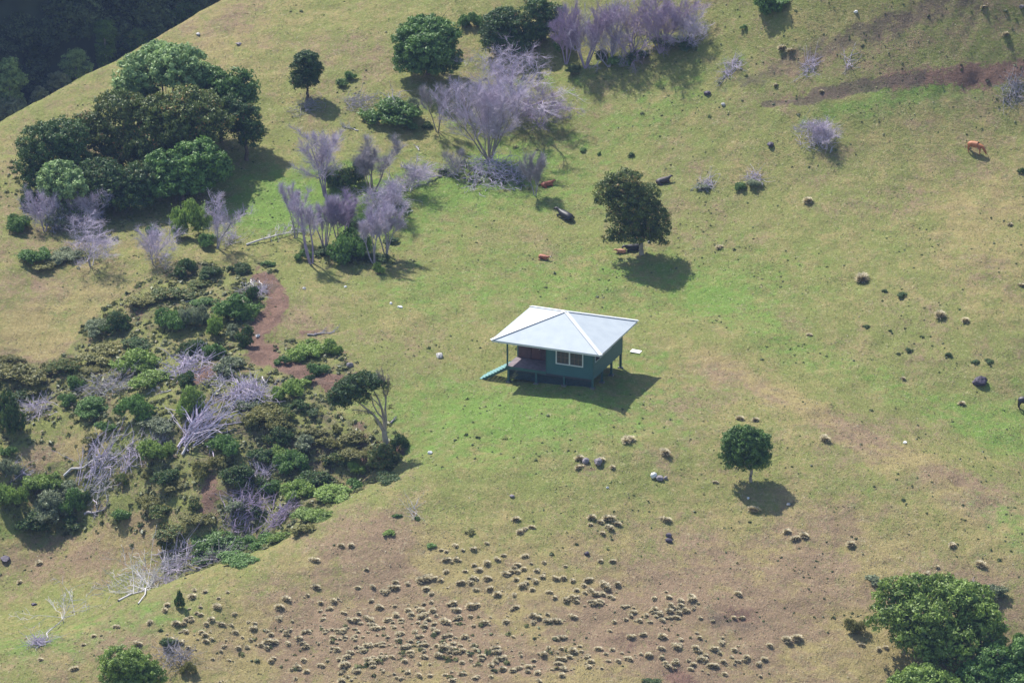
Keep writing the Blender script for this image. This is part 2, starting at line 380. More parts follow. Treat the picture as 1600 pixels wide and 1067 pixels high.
def roof_mat():
    m, nd, lk, b = new_mat('pale_roof_sheeting')
    tc = N(nd, 'ShaderNodeTexCoord')
    no = N(nd, 'ShaderNodeTexNoise'); no.inputs['Scale'].default_value = 1.1; no.inputs['Detail'].default_value = 7; lk.new(tc.outputs['Object'], no.inputs[0])
    r = N(nd, 'ShaderNodeValToRGB'); r.color_ramp.elements[0].color = (.37, .41, .44, 1); r.color_ramp.elements[1].color = (.41, .45, .475, 1)
    r.color_ramp.elements[0].position = .35; r.color_ramp.elements[1].position = .65
    lk.new(no.outputs[0], r.inputs[0]); lk.new(r.outputs[0], b.inputs['Base Color']); b.inputs['Roughness'].default_value = .75
    b.inputs['Specular IOR Level'].default_value = .15; return m
M['siding'] = siding_mat(); M['roof'] = roof_mat()
M['trim'] = simple('white_trim', (.54, .56, .575), .5, .05)
M['green'] = simple('green_painted_timber', (.022, .085, .075), .6, .2)
M['tread'] = simple('pale_green_stair_paint', (.15, .31, .29), .6, .15)
M['dkgreen'] = simple('dark_green_timber', (.010, .032, .036), .8, .3)
M['deck'] = simple('weathered_deck_boards', (.20, .16, .17), .8, .25)
M['glass'] = simple('window_glass', (.05, .045, .055), .12, .1)
M['inner'] = simple('brown_inner_wall', (.10, .055, .05), .8, .3)
M['dark'] = simple('dark_timber', (.04, .045, .05), .85, .3)
M['screen'] = simple('window_muntin', (.20, .12, .10), .7, .1)
M['board'] = simple('white_board', (.78, .78, .76), .6, .04)
S = 17.0
RW, RD = 176/S, 162/S; EZ = 3.9; AP = EZ + 30/S + .05
house = empty('stilt_house', (HX, HY, 0), math.atan2(A2[1], A2[0]))
tag(house, 'green wooden house on stilts under a pale white pyramid roof', 'house')
hw, hd = RW/2, RD/2
def hip_roof():
    n = 26; parts = []
    v = []; f = []
    cs = [(-hw,-hd),(hw,-hd),(hw,hd),(-hw,hd)]
    for k in range(4):
        (x0,y0),(x1,y1) = cs[k], cs[(k+1) % 4]
        b0 = len(v); v += [(x0,y0,EZ),(x1,y1,EZ),(0,0,AP),(x0,y0,EZ-.05),(x1,y1,EZ-.05),(0,0,AP-.06)]
        f += [(b0,b0+1,b0+2),(b0+3,b0+5,b0+4),(b0,b0+3,b0+4),(b0,b0+4,b0+1)]
    return mesh_np('roof', v, f, M['roof'])
roof = obj('roof', hip_roof(), house)
for (x, y) in [(-hw,-hd),(hw,-hd),(hw,hd),(-hw,hd)]:
    d = Vector((x, y, EZ)) - Vector((0, 0, AP)); e = Vector((0, 0, AP)) + d*1.005
    MB().bar((0, 0, AP+.015), (e.x, e.y, e.z+.03), .36, .035).build('ridge_cap', M['trim'], roof)
fb = MB(); fb.box(-hw+.03,hw-.03,-hd+.03,-hd+.06,EZ-.19,EZ-.052); fb.box(-hw+.03,hw-.03,hd-.06,hd-.03,EZ-.19,EZ-.052)
fb.box(-hw+.03,-hw+.06,-hd+.061,hd-.061,EZ-.19,EZ-.052); fb.box(hw-.06,hw-.03,-hd+.061,hd-.061,EZ-.19,EZ-.052)
fb.build('fascia_board', M['trim'], roof)
ZD = EZ - 2.66; ZB = EZ - 2.85; ZT = EZ - .02 + .3
ox = 1.08; x0, x1 = -hw+ox, hw-ox; y0, y1 = -hd+ox, hd-ox
xr = x0 + 3.75; yr = y0 + 2.4; TH = .12
def wall(bx): return MB().box(*bx).build('wall', M['siding'], house)
# window opening in the front wall
wx0, wx1, wz0, wz1 = xr+1.0, xr+3.4, ZD+.95, ZD+2.10
fw = MB(); fw.box(xr, wx0, y0, y0+TH, ZB, ZT-.3); fw.box(wx1, x1, y0, y0+TH, ZB, ZT-.3); fw.box(wx0, wx1, y0, y0+TH, ZB, wz0); fw.box(wx0, wx1, y0, y0+TH, wz1, ZT-.3)
fw.build('wall', M['siding'], house)
# right wall with a long band of louvres high up
lz0, lz1, ly0, ly1 = ZD+1.35, ZD+1.95, y0+.5, y0+4.4
rw = MB(); rw.box(x1-TH, x1, y0+TH, ly0, ZB, ZT-.3); rw.box(x1-TH, x1, ly1, y1, ZB, ZT-.3); rw.box(x1-TH, x1, ly0, ly1, ZB, lz0); rw.box(x1-TH, x1, ly0, ly1, lz1, ZT-.3)
rw.build('wall', M['siding'], house)
wall((x0, x1-TH, y1-TH, y1, ZB, ZT-.3))
wall((x0, x0+TH, yr, y1-TH, ZB, ZT-.3))
rb = MB(); rb.box(x0+TH, x0+1.35, yr, yr+TH, ZD, ZT-.3); rb.box(x0+2.25, xr, yr, yr+TH, ZD, ZT-.3); rb.box(x0+1.35, x0+2.25, yr, yr+TH, ZD+2.05, ZT-.3)
rb.build('wall', M['inner'], house)
MB().box(xr, xr+TH, y0+TH, yr+TH, ZB, ZT-.3).build('wall', M['inner'], house)
dr = MB().box(x0+1.37, x0+2.23, yr+.03, yr+.08, ZD+.01, ZD+2.04).build('door', simple('brown_door', (.12,.05,.04), .5), house)
MB().box(x0+2.10, x0+2.16, yr-.03, yr+.03, ZD+.95, ZD+1.02).build('door_handle', M['trim'], dr)
MB().box(x0+TH, x1-TH, yr+TH, y1-TH, ZD-.1, ZD-.005).box(xr+TH, x1-TH, y0+TH, yr+TH-.002, ZD-.1, ZD-.005).build('floor', M['dark'], house)
MB().box(x0+.02, x1-.02, y0+.02, y1-.02, EZ-.02, EZ+.02).build('soffit', M['dark'], house)
# veranda deck of boards
dk = MB(); n = 17; bw = (yr - y0) / n
for i in range(n): dk.box(x0-.05, xr-.01, y0-.05 + i*bw, y0-.05+(i+1)*bw-.012, ZD-.04, ZD)
deck = dk.build('deck', M['deck'], house)
MB().box(x0-.08, xr-.01, y0-.10, y0-.055, ZD-.26, ZD-.01).box(x0-.1, x0-.055, y0-.05, yr, ZD-.26, ZD-.01).build('rim_joist', M['green'], deck)
# windows
def window(wx0, wx1, z0, z1, y):
    fr = MB(); t = .10
    fr.box(wx0-t, wx1+t, y-.05, y+.06, z0-t, z0); fr.box(wx0-t, wx1+t, y-.05, y+.06, z1, z1+t)
    fr.box(wx0-t, wx0, y-.05, y+.06, z0, z1); fr.box(wx1, wx1+t, y-.05, y+.06, z0, z1)
    c = (wx0+wx1)/2; fr.box(c-.06, c+.06, y-.05, y+.06, z0, z1)
    w = fr.build('window', M['trim'], house)
    for a, b in ((wx0, c-.06), (c+.06, wx1)):
        MB().box(a, b, y+.035, y+.045, z0, z1).build('pane', M['glass'], w)
        g = MB()
        for k in (1, 2): g.box(a+(b-a)*k/3-.015, a+(b-a)*k/3+.015, y+.008, y+.03, z0, z1)
        g.box(a, b, y+.004, y+.027, (z0+z1)/2-.014, (z0+z1)/2+.014)
        g.build('muntin', M['screen'], w)
    return w
window(wx0, wx1, wz0, wz1, y0)
lf = MB(); t = .07
lf.box(x1-.06, x1+.05, ly0-t, ly1+t, lz0-t, lz0); lf.box(x1-.06, x1+.05, ly0-t, ly1+t, lz1, lz1+t)
for yy in (ly0-t, ly0+1.26, ly0+2.56, ly1): lf.box(x1-.06, x1+.05, yy, yy+t, lz0, lz1)
lw = lf.build('window', simple('grey_window_trim', (.34,.40,.42), .6), house)
for k in range(3):
    a = ly0 + (0, 1.33, 2.63)[k]; b = (ly0+1.26, ly0+2.56, ly1)[k]; g = MB()
    for j in range(5): g.bar((x1-.02, a, lz0+.06+j*.12), (x1-.02, b, lz0+.06+j*.12), .10, .012)
    g.build('louvre', M['glass'], lw)
# corner boards
for (cx, cy) in ((x1, y0), (x1, y1), (xr, y0), (x0, y1)):
    MB().box(cx-.05, cx+.02, cy-.02, cy+.05, ZB, ZT-.31).build('corner_board', M['green'], house)
# stilts and footings
for cx in np.linspace(x0+.1, x1-.1, 4):
    for cy in np.linspace(y0+.1, y1-.1, 4):
        wp = np.array([HX, HY]) + A2*cx + B2*cy; g = hz(*wp)
        p = MB().box(cx-.09, cx+.09, cy-.09, cy+.09, g+.12, ZB-.03).build('stilt', M['green'], house)
        MB().box(cx-.2, cx+.2, cy-.2, cy+.2, g-.3, g+.118).build('footing', simple('concrete_footing', (.13,.13,.12), .9) if 'concrete_footing' not in bpy.data.materials else bpy.data.materials['concrete_footing'], p)
for cy in np.linspace(y0+.1, y1-.1, 4):
    MB().box(x0, x1-.14, cy-.06, cy+.06, ZB-.22, ZB-.001).build('floor_beam', M['dark'], house)
# slatted skirting under the front, horizontal boards with gaps
sk = MB(); z = ZB - .04
while z > .12:
    sk.box(x0+.05, x1-.12, y0+.2, y0+.225, z-.125, z); z -= .145
sk.build('slatted_skirting', M['dkgreen'], house)
sk = MB(); z = ZB - .04
while z > .1:
    sk.box(x0+.0, x0+.025, y0+.3, y1-.6, z-.125, z); z -= .145
sk.build('slatted_skirting', M['dkgreen'], house)
# veranda posts
for (cx, cy) in ((x0+.02, y0+.02),):
    MB().box(cx-.06, cx+.06, cy-.06, cy+.06, ZD, EZ-.02).build('veranda_post', M['green'], house)
# stairs at the left end of the veranda
nst = 10; run = .265; wp = np.array([HX, HY]) + A2*(x0-nst*run) + B2*(y0+1.2); gst = hz(*wp)
st = MB(); rise = (ZD - gst) / (nst + .0); sy0, sy1 = y0+.15, y0+1.45
for i in range(nst-0):
    zt = ZD - (i+.9)*rise; xa = x0 - .06 - (i+1)*run
    st.box(xa, xa+run+.03, sy0-.03, sy1+.03, zt-.045, zt)
strs = st.build('staircase', M['tread'], house)
for yy in (sy0, sy1-.05):
    a = Vector((x0-.06, yy+.02, ZD-.24)); b = Vector((x0-.06-nst*run, yy+.02, ZD-.24-nst*rise+.12))
    MB().bar(a - Vector((0, 0, .10)), b - Vector((0, 0, .10)), .05, .22).build('stringer', M['green'], strs)
# ------------------------------------------------------------------ vegetation generators
LM = {
 'dark':   leafmat('dark_leaves', (0.039, 0.081, 0.026), (0.098, 0.168, 0.041), (0.180, 0.119, 0.042)),
 'mid':    leafmat('green_leaves', (0.068, 0.137, 0.036), (0.158, 0.273, 0.060)),
 'bright': leafmat('bright_leaves', (.110, .175, .036), (.285, .400, .080)),
 'olive':  leafmat('olive_leaves', (0.105, 0.119, 0.034), (0.285, 0.266, 0.078)),
 'silver': leafmat('pale_leaves', (0.128, 0.203, 0.072), (0.345, 0.476, 0.180)),
 'grey':   leafmat('grey_green_leaves', (0.128, 0.161, 0.090), (0.285, 0.322, 0.180)),
 'russet': leafmat('russet_tipped_leaves', (0.060, 0.105, 0.026), (0.173, 0.210, 0.048), (0.345, 0.182, 0.066)),
}
def barkmat(name, c, var=.25): return simple(name, c, .9, var, 2.5, bump=.5, spec=.1)
BM = {'grey': barkmat('grey_bark', (.33, .30, .32)), 'purple': barkmat('purplish_grey_bark', (.34, .27, .37)),
      'pale': barkmat('bleached_wood', (.50, .47, .46), .15), 'lav': barkmat('lavender_grey_twigs', (.47, .41, .50)),
      'brown': barkmat('brown_bark', (.15, .115, .09)), 'tan': barkmat('tan_grey_bark', (.30, .26, .21))}
def leaf_quads(P, Nn, size, rng, var):
    n = len(P); t = rng.randn(n, 3); Nn = Nn + .55 * rng.randn(n, 3); Nn /= np.linalg.norm(Nn, axis=1)[:, None] + 1e-9
    t = np.cross(Nn, t); t /= np.linalg.norm(t, axis=1)[:, None] + 1e-9; b = np.cross(Nn, t)
    L = (size * rng.uniform(.6, 1.25, n))[:, None]; Wd = L * rng.uniform(.35, .6, n)[:, None]
    V = np.stack([P - t*L*.5, P + b*Wd*.5 - Nn*L*.06, P + t*L*.5, P - b*Wd*.5 - Nn*L*.06], 1).reshape(-1, 3)
    return V, np.arange(4*n).reshape(n, 4), var
def crown_arrays(lobes, leaf, rng, cover=1.0, rc=None, per=34):
    Vs = []; var = []; n0 = 0
    for (c, r) in lobes:
        c = np.array(c, float); r = np.array(r, float); rm = r.mean(); k = rc or max(.16, .30 * rm**.7)
        area = 4*math.pi*rm*rm; nc = max(5, int(cover * area / (math.pi*k*k) * 1.45))
        d = rng.randn(nc, 3); d /= np.linalg.norm(d, axis=1)[:, None]; d[:, 2] = np.where(d[:, 2] < -.55, -d[:, 2], d[:, 2])
        cc = c + d * r * rng.uniform(.72, 1.0, nc)[:, None]
        # per-clump domes of leaves
        m = per; D = rng.randn(nc, m, 3) + .75*d[:, None, :] + np.array([0, 0, .35]); D /= np.linalg.norm(D, axis=2)[..., None]
        kk = k * rng.uniform(.55, 1.25, nc)[:, None, None]
        P = cc[:, None, :] + D * kk * rng.uniform(.45, 1.08, (nc, m, 1)) * np.array([1.1, 1.1, .8])
        vv = np.clip(rng.rand(nc, 1) * .55 + rng.rand(nc, m) * .45, 0, 1)
        Vs.append((P.reshape(-1, 3), D.reshape(-1, 3), vv.ravel()))
        # sparse inner leaves so that the crown is not hollow
        q = int(nc * m * .30); e = rng.randn(q, 3); e /= np.linalg.norm(e, axis=1)[:, None]
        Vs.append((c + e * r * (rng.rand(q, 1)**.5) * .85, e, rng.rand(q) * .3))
    P = np.concatenate([a[0] for a in Vs]); D = np.concatenate([a[1] for a in Vs]); v = np.concatenate([a[2] for a in Vs])
    return leaf_quads(P, D, leaf, rng, v)
def leaf_mesh(name, arr, mat):
    V, F, var = arr; me = mesh_np(name, V, F, mat)
    a = me.attributes.new('var', 'FLOAT', 'FACE')
    if len(me.polygons) == len(var): a.data.foreach_set('value', var.astype(np.float32))
    return me
def tubes(segs, k=3):
    S_ = np.array([(*a, *b, r0, r1) for a, b, r0, r1 in segs], float); n = len(S_)
    a = S_[:, :3]; b = S_[:, 3:6]; d = b - a; d /= np.linalg.norm(d, axis=1)[:, None] + 1e-9
    ref = np.where(abs(d[:, 2:3]) > .9, np.array([[1., 0, 0]]), np.array([[0, 0, 1.]]))
    u = np.cross(d, ref); u /= np.linalg.norm(u, axis=1)[:, None] + 1e-9; w = np.cross(d, u)
    V = np.zeros((n, 2*k, 3))
    for i in range(k):
        t = 2*math.pi*i/k; o = u*math.cos(t) + w*math.sin(t)
        V[:, i] = a + o * S_[:, 6:7]; V[:, k+i] = b + o * S_[:, 7:8]
    base = (np.arange(n) * 2*k)[:, None, None]
    f = np.array([[i, (i+1) % k, k+(i+1) % k, k+i] for i in range(k)])[None]
    return V.reshape(-1, 3), (base + f).reshape(-1, 4)
def grow(rng, p, d, L, r, lev, segs, prm, tips=None):
    n = prm.get('n', 4); q = np.array(p, float); d = np.array(d, float); d /= np.linalg.norm(d); sl_ = L / n
    for i in range(n):
        d = d + rng.randn(3) * prm['wander'] + np.array([0, 0, prm['up'] * (1 if lev else .4)]); d /= np.linalg.norm(d)
        q2 = q + d * sl_; r1 = max(prm['rmin'], r * (1 - (i+1)/n*.55)); segs.append((q, q2, max(prm['rmin'], r*(1-i/n*.55)), r1, lev)); q = q2
        if lev < prm['levels'] and (i >= prm.get('bare', 1) or lev > 0):
            for _ in range(prm['kids'][min(lev, len(prm['kids'])-1)]):
                s = rng.randn(3); s -= s.dot(d)*d; s /= np.linalg.norm(s) + 1e-9
                a = rng.uniform(*prm['angle']); nd_ = d*math.cos(a) + s*math.sin(a)
                grow(rng, q, nd_, L*prm['ratio']*rng.uniform(.65, 1.2)*(1-.35*i/n), r1*.6, lev+1, segs, prm, tips)
    if tips is not None: tips.append(q)
def split_segs(segs, levcut):
    a = [s[:4] for s in segs if s[4] < levcut]; b = [s[:4] for s in segs if s[4] >= levcut]
    return a, b
VASE = dict(n=5, wander=.09, up=.08, levels=3, kids=[2, 1, 1], angle=(.35, .9), ratio=.48, rmin=.011, bare=1)
TANGLE = dict(n=4, wander=.22, up=.04, levels=3, kids=[2, 1, 1], angle=(.5, 1.1), ratio=.55, rmin=.011, bare=0)
def bare_meshes(rng, H, Wd, stems, prm, r0, bark, twig, cut=1):
    segs = []; extra = prm.get('fuzz', 1)
    for s in range(stems):
        a = 2*math.pi*(s + rng.rand()*.6)/stems; t = math.atan2(Wd*.5, H) * rng.uniform(.45, 1.0) if stems > 1 else .1*rng.rand()
        d = np.array([math.cos(a)*math.sin(t), math.sin(a)*math.sin(t), math.cos(t)])
        grow(rng, np.array([math.cos(a)*.12, math.sin(a)*.12, -.15]), d, H*.92*rng.uniform(.8, 1.05), r0*rng.uniform(.7, 1.1), 0, segs, prm)
    fz = []
    for s_ in segs:
        if s_[4] >= 1 and rng.rand() < 1.0:
            d = s_[1]-s_[0]; L = np.linalg.norm(d)+1e-6; d = d/L
            for _ in range(extra):
                t = d + rng.randn(3)*.45 + np.array([0, 0, .25]); t /= np.linalg.norm(t); q = s_[0] + (s_[1]-s_[0])*rng.rand()
                q2 = q + t*rng.uniform(.25, .6)*min(1, H/4); fz.append((q, q2, .007, .005, 3))
                t = t + rng.randn(3)*.3; t /= np.linalg.norm(t); fz.append((q2, q2 + t*rng.uniform(.15, .35), .005, .004, 3))
    segs += fz
    E = np.array([s_[1] for s_ in segs]); cx, cy = np.median(E[:, 0]), np.median(E[:, 1]); f = Wd / (np.percentile(E[:, 0], 97) - np.percentile(E[:, 0], 3)); g = H / np.percentile(E[:, 2], 99)
    K = np.array([f, f, g]); segs = [(s_[0]*K, s_[1]*K, *s_[2:]) for s_ in segs]
    ta, tb = split_segs(segs, cut)
    V1, F1 = tubes(ta, 6); V2, F2 = tubes(tb, 3)
    if cut == 1: pass
    return mesh_np('trunk', V1, F1, bark, True), mesh_np('twigs', V2, F2, twig)
PROTO = {}
def bare_tree(u, v, w, h, label, kind='vase', bark='grey', twig='lav', stems=4, group=None, lean=0, seed=None):
    p = ground(u, v); s = pxm(p); H = h / s / .94; Wd = w / s
    rng = np.random.RandomState(seed if seed is not None else int(u*7+v))
    prm = dict(VASE if kind in ('vase', 'broom') else TANGLE)
    if kind == 'broom': prm.update(angle=(.3, .8), ratio=.36, up=.14, bare=2)
    
    ma, mb = bare_meshes(rng, H, Wd, stems, prm, max(.045, H*.014), BM[bark], BM[twig])
    e = empty('bare_tree', p, 0); tag(e, label, 'tree', group)
    if lean: e.rotation_euler = (0, lean, 0)
    for nm, me in (('trunk', ma), ('branches', mb)): obj(nm, me, e)
    return e
def brush(u, v, w, h, label, bark='lav', n=130, name='brush_pile', cat='brush pile', big=0.0, group=None, ang=None):
    """tangle of dead branches lying on the ground"""
    p = ground(u, v + h*.25); s = pxm(p); Wd = w/s/2; H = max(.35, h/s*.6); rng = np.random.RandomState(int(u*13+v)); segs = []
    dpt = max(.8, min(Wd, h/s/.5))
    for i in range(n):
        x, y = np.clip(rng.randn(2)*.42, -.8, .8); q = np.array([x*Wd, y*dpt, rng.rand()*H*.7*math.exp(-(x*x+y*y))])
        a = rng.uniform(0, 2*math.pi) if ang is None else ang + rng.randn()*.75
        d = np.array([math.cos(a), math.sin(a), rng.uniform(-.1, .5)]); L = rng.uniform(.5, 1.6) * (1 + big*.8); r = rng.uniform(.011, .028)*(1+big)
        for k in range(4):
            d = d + rng.randn(3)*.22; d /= np.linalg.norm(d); q2 = q + d*L/4; gz = hz(p[0]+q2[0], p[1]+q2[1]) - p[2]; q2[2] = max(q2[2], .03) if k < 1 else q2[2]
            o = np.array([0, 0, hz(p[0]+q[0], p[1]+q[1]) - p[2]])
            segs.append((q + o, q2 + np.array([0, 0, gz]), r, r*.8)); q = q2; r *= .8
            if rng.rand() < .5:
                t = d + rng.randn(3)*.7; t /= np.linalg.norm(t); segs.append((q + [0, 0, gz], q + [0, 0, gz] + t*L*.3, r*.7, .008))
    V, F = tubes(segs, 4); o = obj(name, mesh_np(name, V, F, BM[bark]), loc=p); tag(o, label, cat, group); return o
def fallen(u0, v0, u1, v1, label, bark='pale', r=.10, nb=3, group=None):
    """fallen trunk from one pixel to another, its limbs still on"""
    a = ground(u0, v0); b = ground(u1, v1); rng = np.random.RandomState(int(u0*3+v0)); L = np.linalg.norm(b-a); d = (b-a)/L
    segs = []; q = a.copy(); n = 7
    for i in range(n):
        t = (i+1)/n; tgt = a + (b-a)*t + np.array([*(rng.randn(2)*L*.025), 0]); tgt[2] = hz(tgt[0], tgt[1]) + r + .25*math.sin(t*math.pi)*(L>3)
        if i == 0: q[2] = hz(q[0], q[1]) + r
        segs.append((q, tgt, r*(1-.6*(t-1/n)), r*(1-.6*t), 0)); q = tgt
        if i >= 1:
            for _ in range(nb if i > 2 else 1):
                s_ = rng.randn(3); s_[2] = abs(s_[2])*.5; s_ -= s_.dot(d)*d; s_ /= np.linalg.norm(s_); di = d*.8 + s_*.8
                grow(rng, q, di, L*rng.uniform(.18, .38), r*.4, 2, segs, dict(n=4, wander=.2, up=-.02, levels=4, kids=[1, 1, 1], angle=(.4, .9), ratio=.5, rmin=.014), None)
    S0 = [(s[0]-a, s[1]-a, s[2], s[3], s[4]) for s in segs]; t1, t2 = split_segs(S0, 1)
    e = empty('fallen_branch' if L < 3 else 'fallen_tree', a); tag(e, label, 'fallen tree' if L >= 3 else 'fallen branch', group)
    V, F = tubes(t1, 7); obj('trunk', mesh_np('trunk', V, F, BM[bark], True), e)
    if t2: V, F = tubes(t2, 4); obj('branches', mesh_np('branches', V, F, BM[bark]), e)
    return e
# shrub prototypes, three sizes and several seeds for each kind of leaf
def sprays(lobes, leaf, rng, n, ln):
    P = []; D = []
    for _ in range(n):
        c, r = lobes[rng.randint(len(lobes))]; c = np.array(c); r = np.array(r); d = rng.randn(3); d[2] = abs(d[2])*.9 + .15; d /= np.linalg.norm(d)
        q = c + d*r*rng.uniform(.75, 1.0); t = d + np.array([0, 0, .4]) + .3*rng.randn(3); t /= np.linalg.norm(t); L = ln*rng.uniform(.4, 1.3)
        for j in range(8): P.append(q + t*L*j/7 + rng.randn(3)*leaf*.30); D.append(t*.3 + rng.randn(3))
    P = np.array(P); D = np.array(D); return leaf_quads(P, D, leaf*.85, rng, np.clip(.55 + .4*rng.rand(len(P)), 0, 1))
def join_arr(a, b): return np.concatenate([a[0], b[0]]), np.arange(len(a[0]) + len(b[0])).reshape(-1, 4), np.concatenate([a[2], b[2]])
def bush_proto(size, kind, k):
    key = (size, kind, k)
    if key not in PROTO:
        rng = np.random.RandomState(k*31 + {'S': 1, 'M': 2, 'L': 3}[size]*7)
        lobes = []
        nl = {'S': 5, 'M': 9, 'L': 13}[size]
        for i in range(nl):
            a = rng.rand()*6.28; rr = (.25 + .65*rng.rand()) if i else 0; q = rng.uniform(.16, .42)*(1.2 if i < 2 else 1)
            lobes.append(((rr*math.cos(a), rr*math.sin(a)*.9, q*.55 + rng.rand()*.55*(1-.55*rr)), (q*1.15, q, q*rng.uniform(.55, .95))))
        leaf = {'S': .24, 'M': .15, 'L': .105}[size]; rc = {'S': .19, 'M': .14, 'L': .11}[size]
        arr = join_arr(crown_arrays(lobes, leaf, rng, .62, rc, 20), sprays(lobes, leaf, rng, {'S': 30, 'M': 70, 'L': 130}[size], .20))
        PROTO[key] = leaf_mesh('foliage', arr, LM[kind])
    return PROTO[key]
def bush(u, v, w, h, kind, label, name='bush', cat='bush', group=None, stems=False):
    p = ground(u, v + h*.22); s = pxm(p); Wd = w/s*1.12; H = max(.55*h/s, (h/s - .26*Wd)/.94)
    size = 'S' if Wd < 1.3 else 'M' if Wd < 2.6 else 'L'
    me = bush_proto(size, kind, int(u + v) % 5)
    o = obj(name, me, loc=p - np.array([0, 0, .06]), rot=(0, 0, (u*1.7+v) % 6.28), sc=(Wd/2.1, Wd/2.1, H/1.0))
    tag(o, label, cat, group); return o
def tree(u, v, trunk_top, lobes_px, kind, label, leaf=.30, r0=.22, bark='brown', per=34, rc=None, cover=1.0, name='tree', limbs=True, depth=.9):
    """lobes_px: (u, v, half width, half height, depth offset in metres) of the crown's masses"""
    p = ground(u, v); s = pxm(p); rng = np.random.RandomState(int(u+3*v)); L = []
    for (lu, lv, rw, rh, dy) in lobes_px:
        c = at_depth(lu, lv, p[1] + dy) - p; L.append((c, (rw/s, rw/s*depth, rh/s/.97)))
    e = empty(name, p); tag(e, label, 'tree')
    obj('crown', leaf_mesh('crown', crown_arrays(L, leaf, rng, cover, rc, per), LM[kind]), e)
    segs = []; top = at_depth(trunk_top[0], trunk_top[1], p[1]) - p; n = 6; q = np.array([0, 0, -.25])
    for i in range(n):
        t = (i+1)/n; q2 = top*t + np.array([*(rng.randn(2)*.05), 0]); segs.append((q, q2, r0*(1.25 if i == 0 else 1-.35*(t-1/n)), r0*(1-.35*t))); q = q2
    for (c, r) in L:
        m = 5; st = top*rng.uniform(.75, 1.0); a = st
        for i in range(m):
            t = (i+1)/m; b = st + (c-st)*t + rng.randn(3)*.08*r[0]; segs.append((a, b, r0*.5*(1-.75*(t-1/m)), r0*.5*(1-.75*t)+.01)); a = b
            if i > 1:
                for _ in range(2): segs.append((b, b + rng.randn(3)*r[0]*.45, .04, .012))
    V, F = tubes(segs, 7); obj('trunk', mesh_np('trunk', V, F, BM[bark], True), e)
    return e
# ------------------------------------------------------------------ the far wooded slope in its own shade
cn = Vector((.57, -.67, .47)).normalized(); t1 = Vector((.76, .65, 0)).normalized(); t2 = cn.cross(t1).normalized()
if t2.z < 0: t2 = -t2
CO = Vector(at_depth(185, 100, 185))
ga = np.linspace(-170, 190, 150); gb = np.linspace(-70, 100, 90); AA, BB = np.meshgrid(ga, gb)
disp = 7*fbm(AA, BB*.6, 5, 28, 4) + 2.5*np.sin(AA*.11 + .5*fbm(AA, BB, 9, 30, 2))
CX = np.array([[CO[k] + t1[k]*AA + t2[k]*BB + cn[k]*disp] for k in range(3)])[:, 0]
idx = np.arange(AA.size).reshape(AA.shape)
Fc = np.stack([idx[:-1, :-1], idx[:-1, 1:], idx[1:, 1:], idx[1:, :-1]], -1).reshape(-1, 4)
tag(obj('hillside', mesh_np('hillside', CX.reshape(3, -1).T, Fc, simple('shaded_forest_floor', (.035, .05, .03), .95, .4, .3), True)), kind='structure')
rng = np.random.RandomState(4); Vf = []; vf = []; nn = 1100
for i in range(nn):
    a = rng.uniform(-75, 95); b = rng.uniform(-32, 62); ia = int((a+170)/360*149); ib = int((b+70)/170*89)
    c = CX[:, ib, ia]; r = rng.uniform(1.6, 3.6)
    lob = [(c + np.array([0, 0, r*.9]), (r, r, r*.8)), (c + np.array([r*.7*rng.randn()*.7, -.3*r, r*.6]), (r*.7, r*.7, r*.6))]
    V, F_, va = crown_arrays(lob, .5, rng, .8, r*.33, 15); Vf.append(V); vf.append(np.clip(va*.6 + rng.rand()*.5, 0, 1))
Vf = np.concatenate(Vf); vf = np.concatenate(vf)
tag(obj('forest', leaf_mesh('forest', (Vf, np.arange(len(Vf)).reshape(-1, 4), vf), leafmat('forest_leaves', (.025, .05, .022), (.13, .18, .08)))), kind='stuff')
def cliff_tree(u, v, w, h, kind, label):
    d = ray(u, v); o = Vector(CAM); dd = Vector(d); t = (CO + cn*4 - o).dot(cn) / dd.dot(cn); p = o + dd*t; s = pxm(p); r = w/s/2; H = h/s
    rng = np.random.RandomState(int(u)); e = empty('tree', p - Vector((0, 0, 4.2+H*.3))); tag(e, label, 'tree')
    lob = [((0, 0, H*.75+3.2), (r*.75, r*.75, H*.4)), ((r*.5, -r*.2, H*.5+3.2), (r*.55, r*.55, H*.32)), ((-r*.5, -r*.1, H*.45+3.2), (r*.5, r*.5, H*.3)), ((0, 0, 2.6), (r*.8, r*.8, 2.0)), ((0, -.3, .8), (r*.7, r*.7, 1.8))]
    obj('crown', leaf_mesh('crown', crown_arrays(lob, .34, rng, 1.0, .5, 26), LM[kind]), e)
    V, F_ = tubes([(np.array([0, 0, -2.]), np.array([0, 0, 2.]), .25, .2), (np.array([0, 0, 2.]), np.array([0, 0, H*.6+3.2]), .2, .1)], 7)
    obj('trunk', mesh_np('trunk', V, F_, BM['grey']), e)
cliff_tree(15, 128, 50, 55, 'silver', 'pale grey-green tree at the left edge, at the foot of the dark wooded slope')
cliff_tree(118, 100, 50, 38, 'silver', 'lighter green tree standing just behind the bare grass ridge in the dark wooded slope')
cliff_tree(62, 150, 28, 28, 'grey', 'small grey-green tree peeping over the grass ridge between two bigger pale trees')
cliff_tree(163, 48, 34, 32, 'mid', 'round dark green tree standing alone high in the shaded wooded slope')
cliff_tree(18, 168, 60, 28, 'grey', 'low pale-leaved tree right behind the lowest part of the grass ridge')

cliff_tree(92, 128, 34, 30, 'grey', 'dull green tree behind the ridge between the pale tree and the small peeping tree')
cliff_tree(212, 62, 46, 30, 'dark', 'dark tree just above the ridge where it passes behind the grove top')
cliff_tree(290, 22, 56, 34, 'dark', 'dark spreading tree against the upper end of the grass ridge')
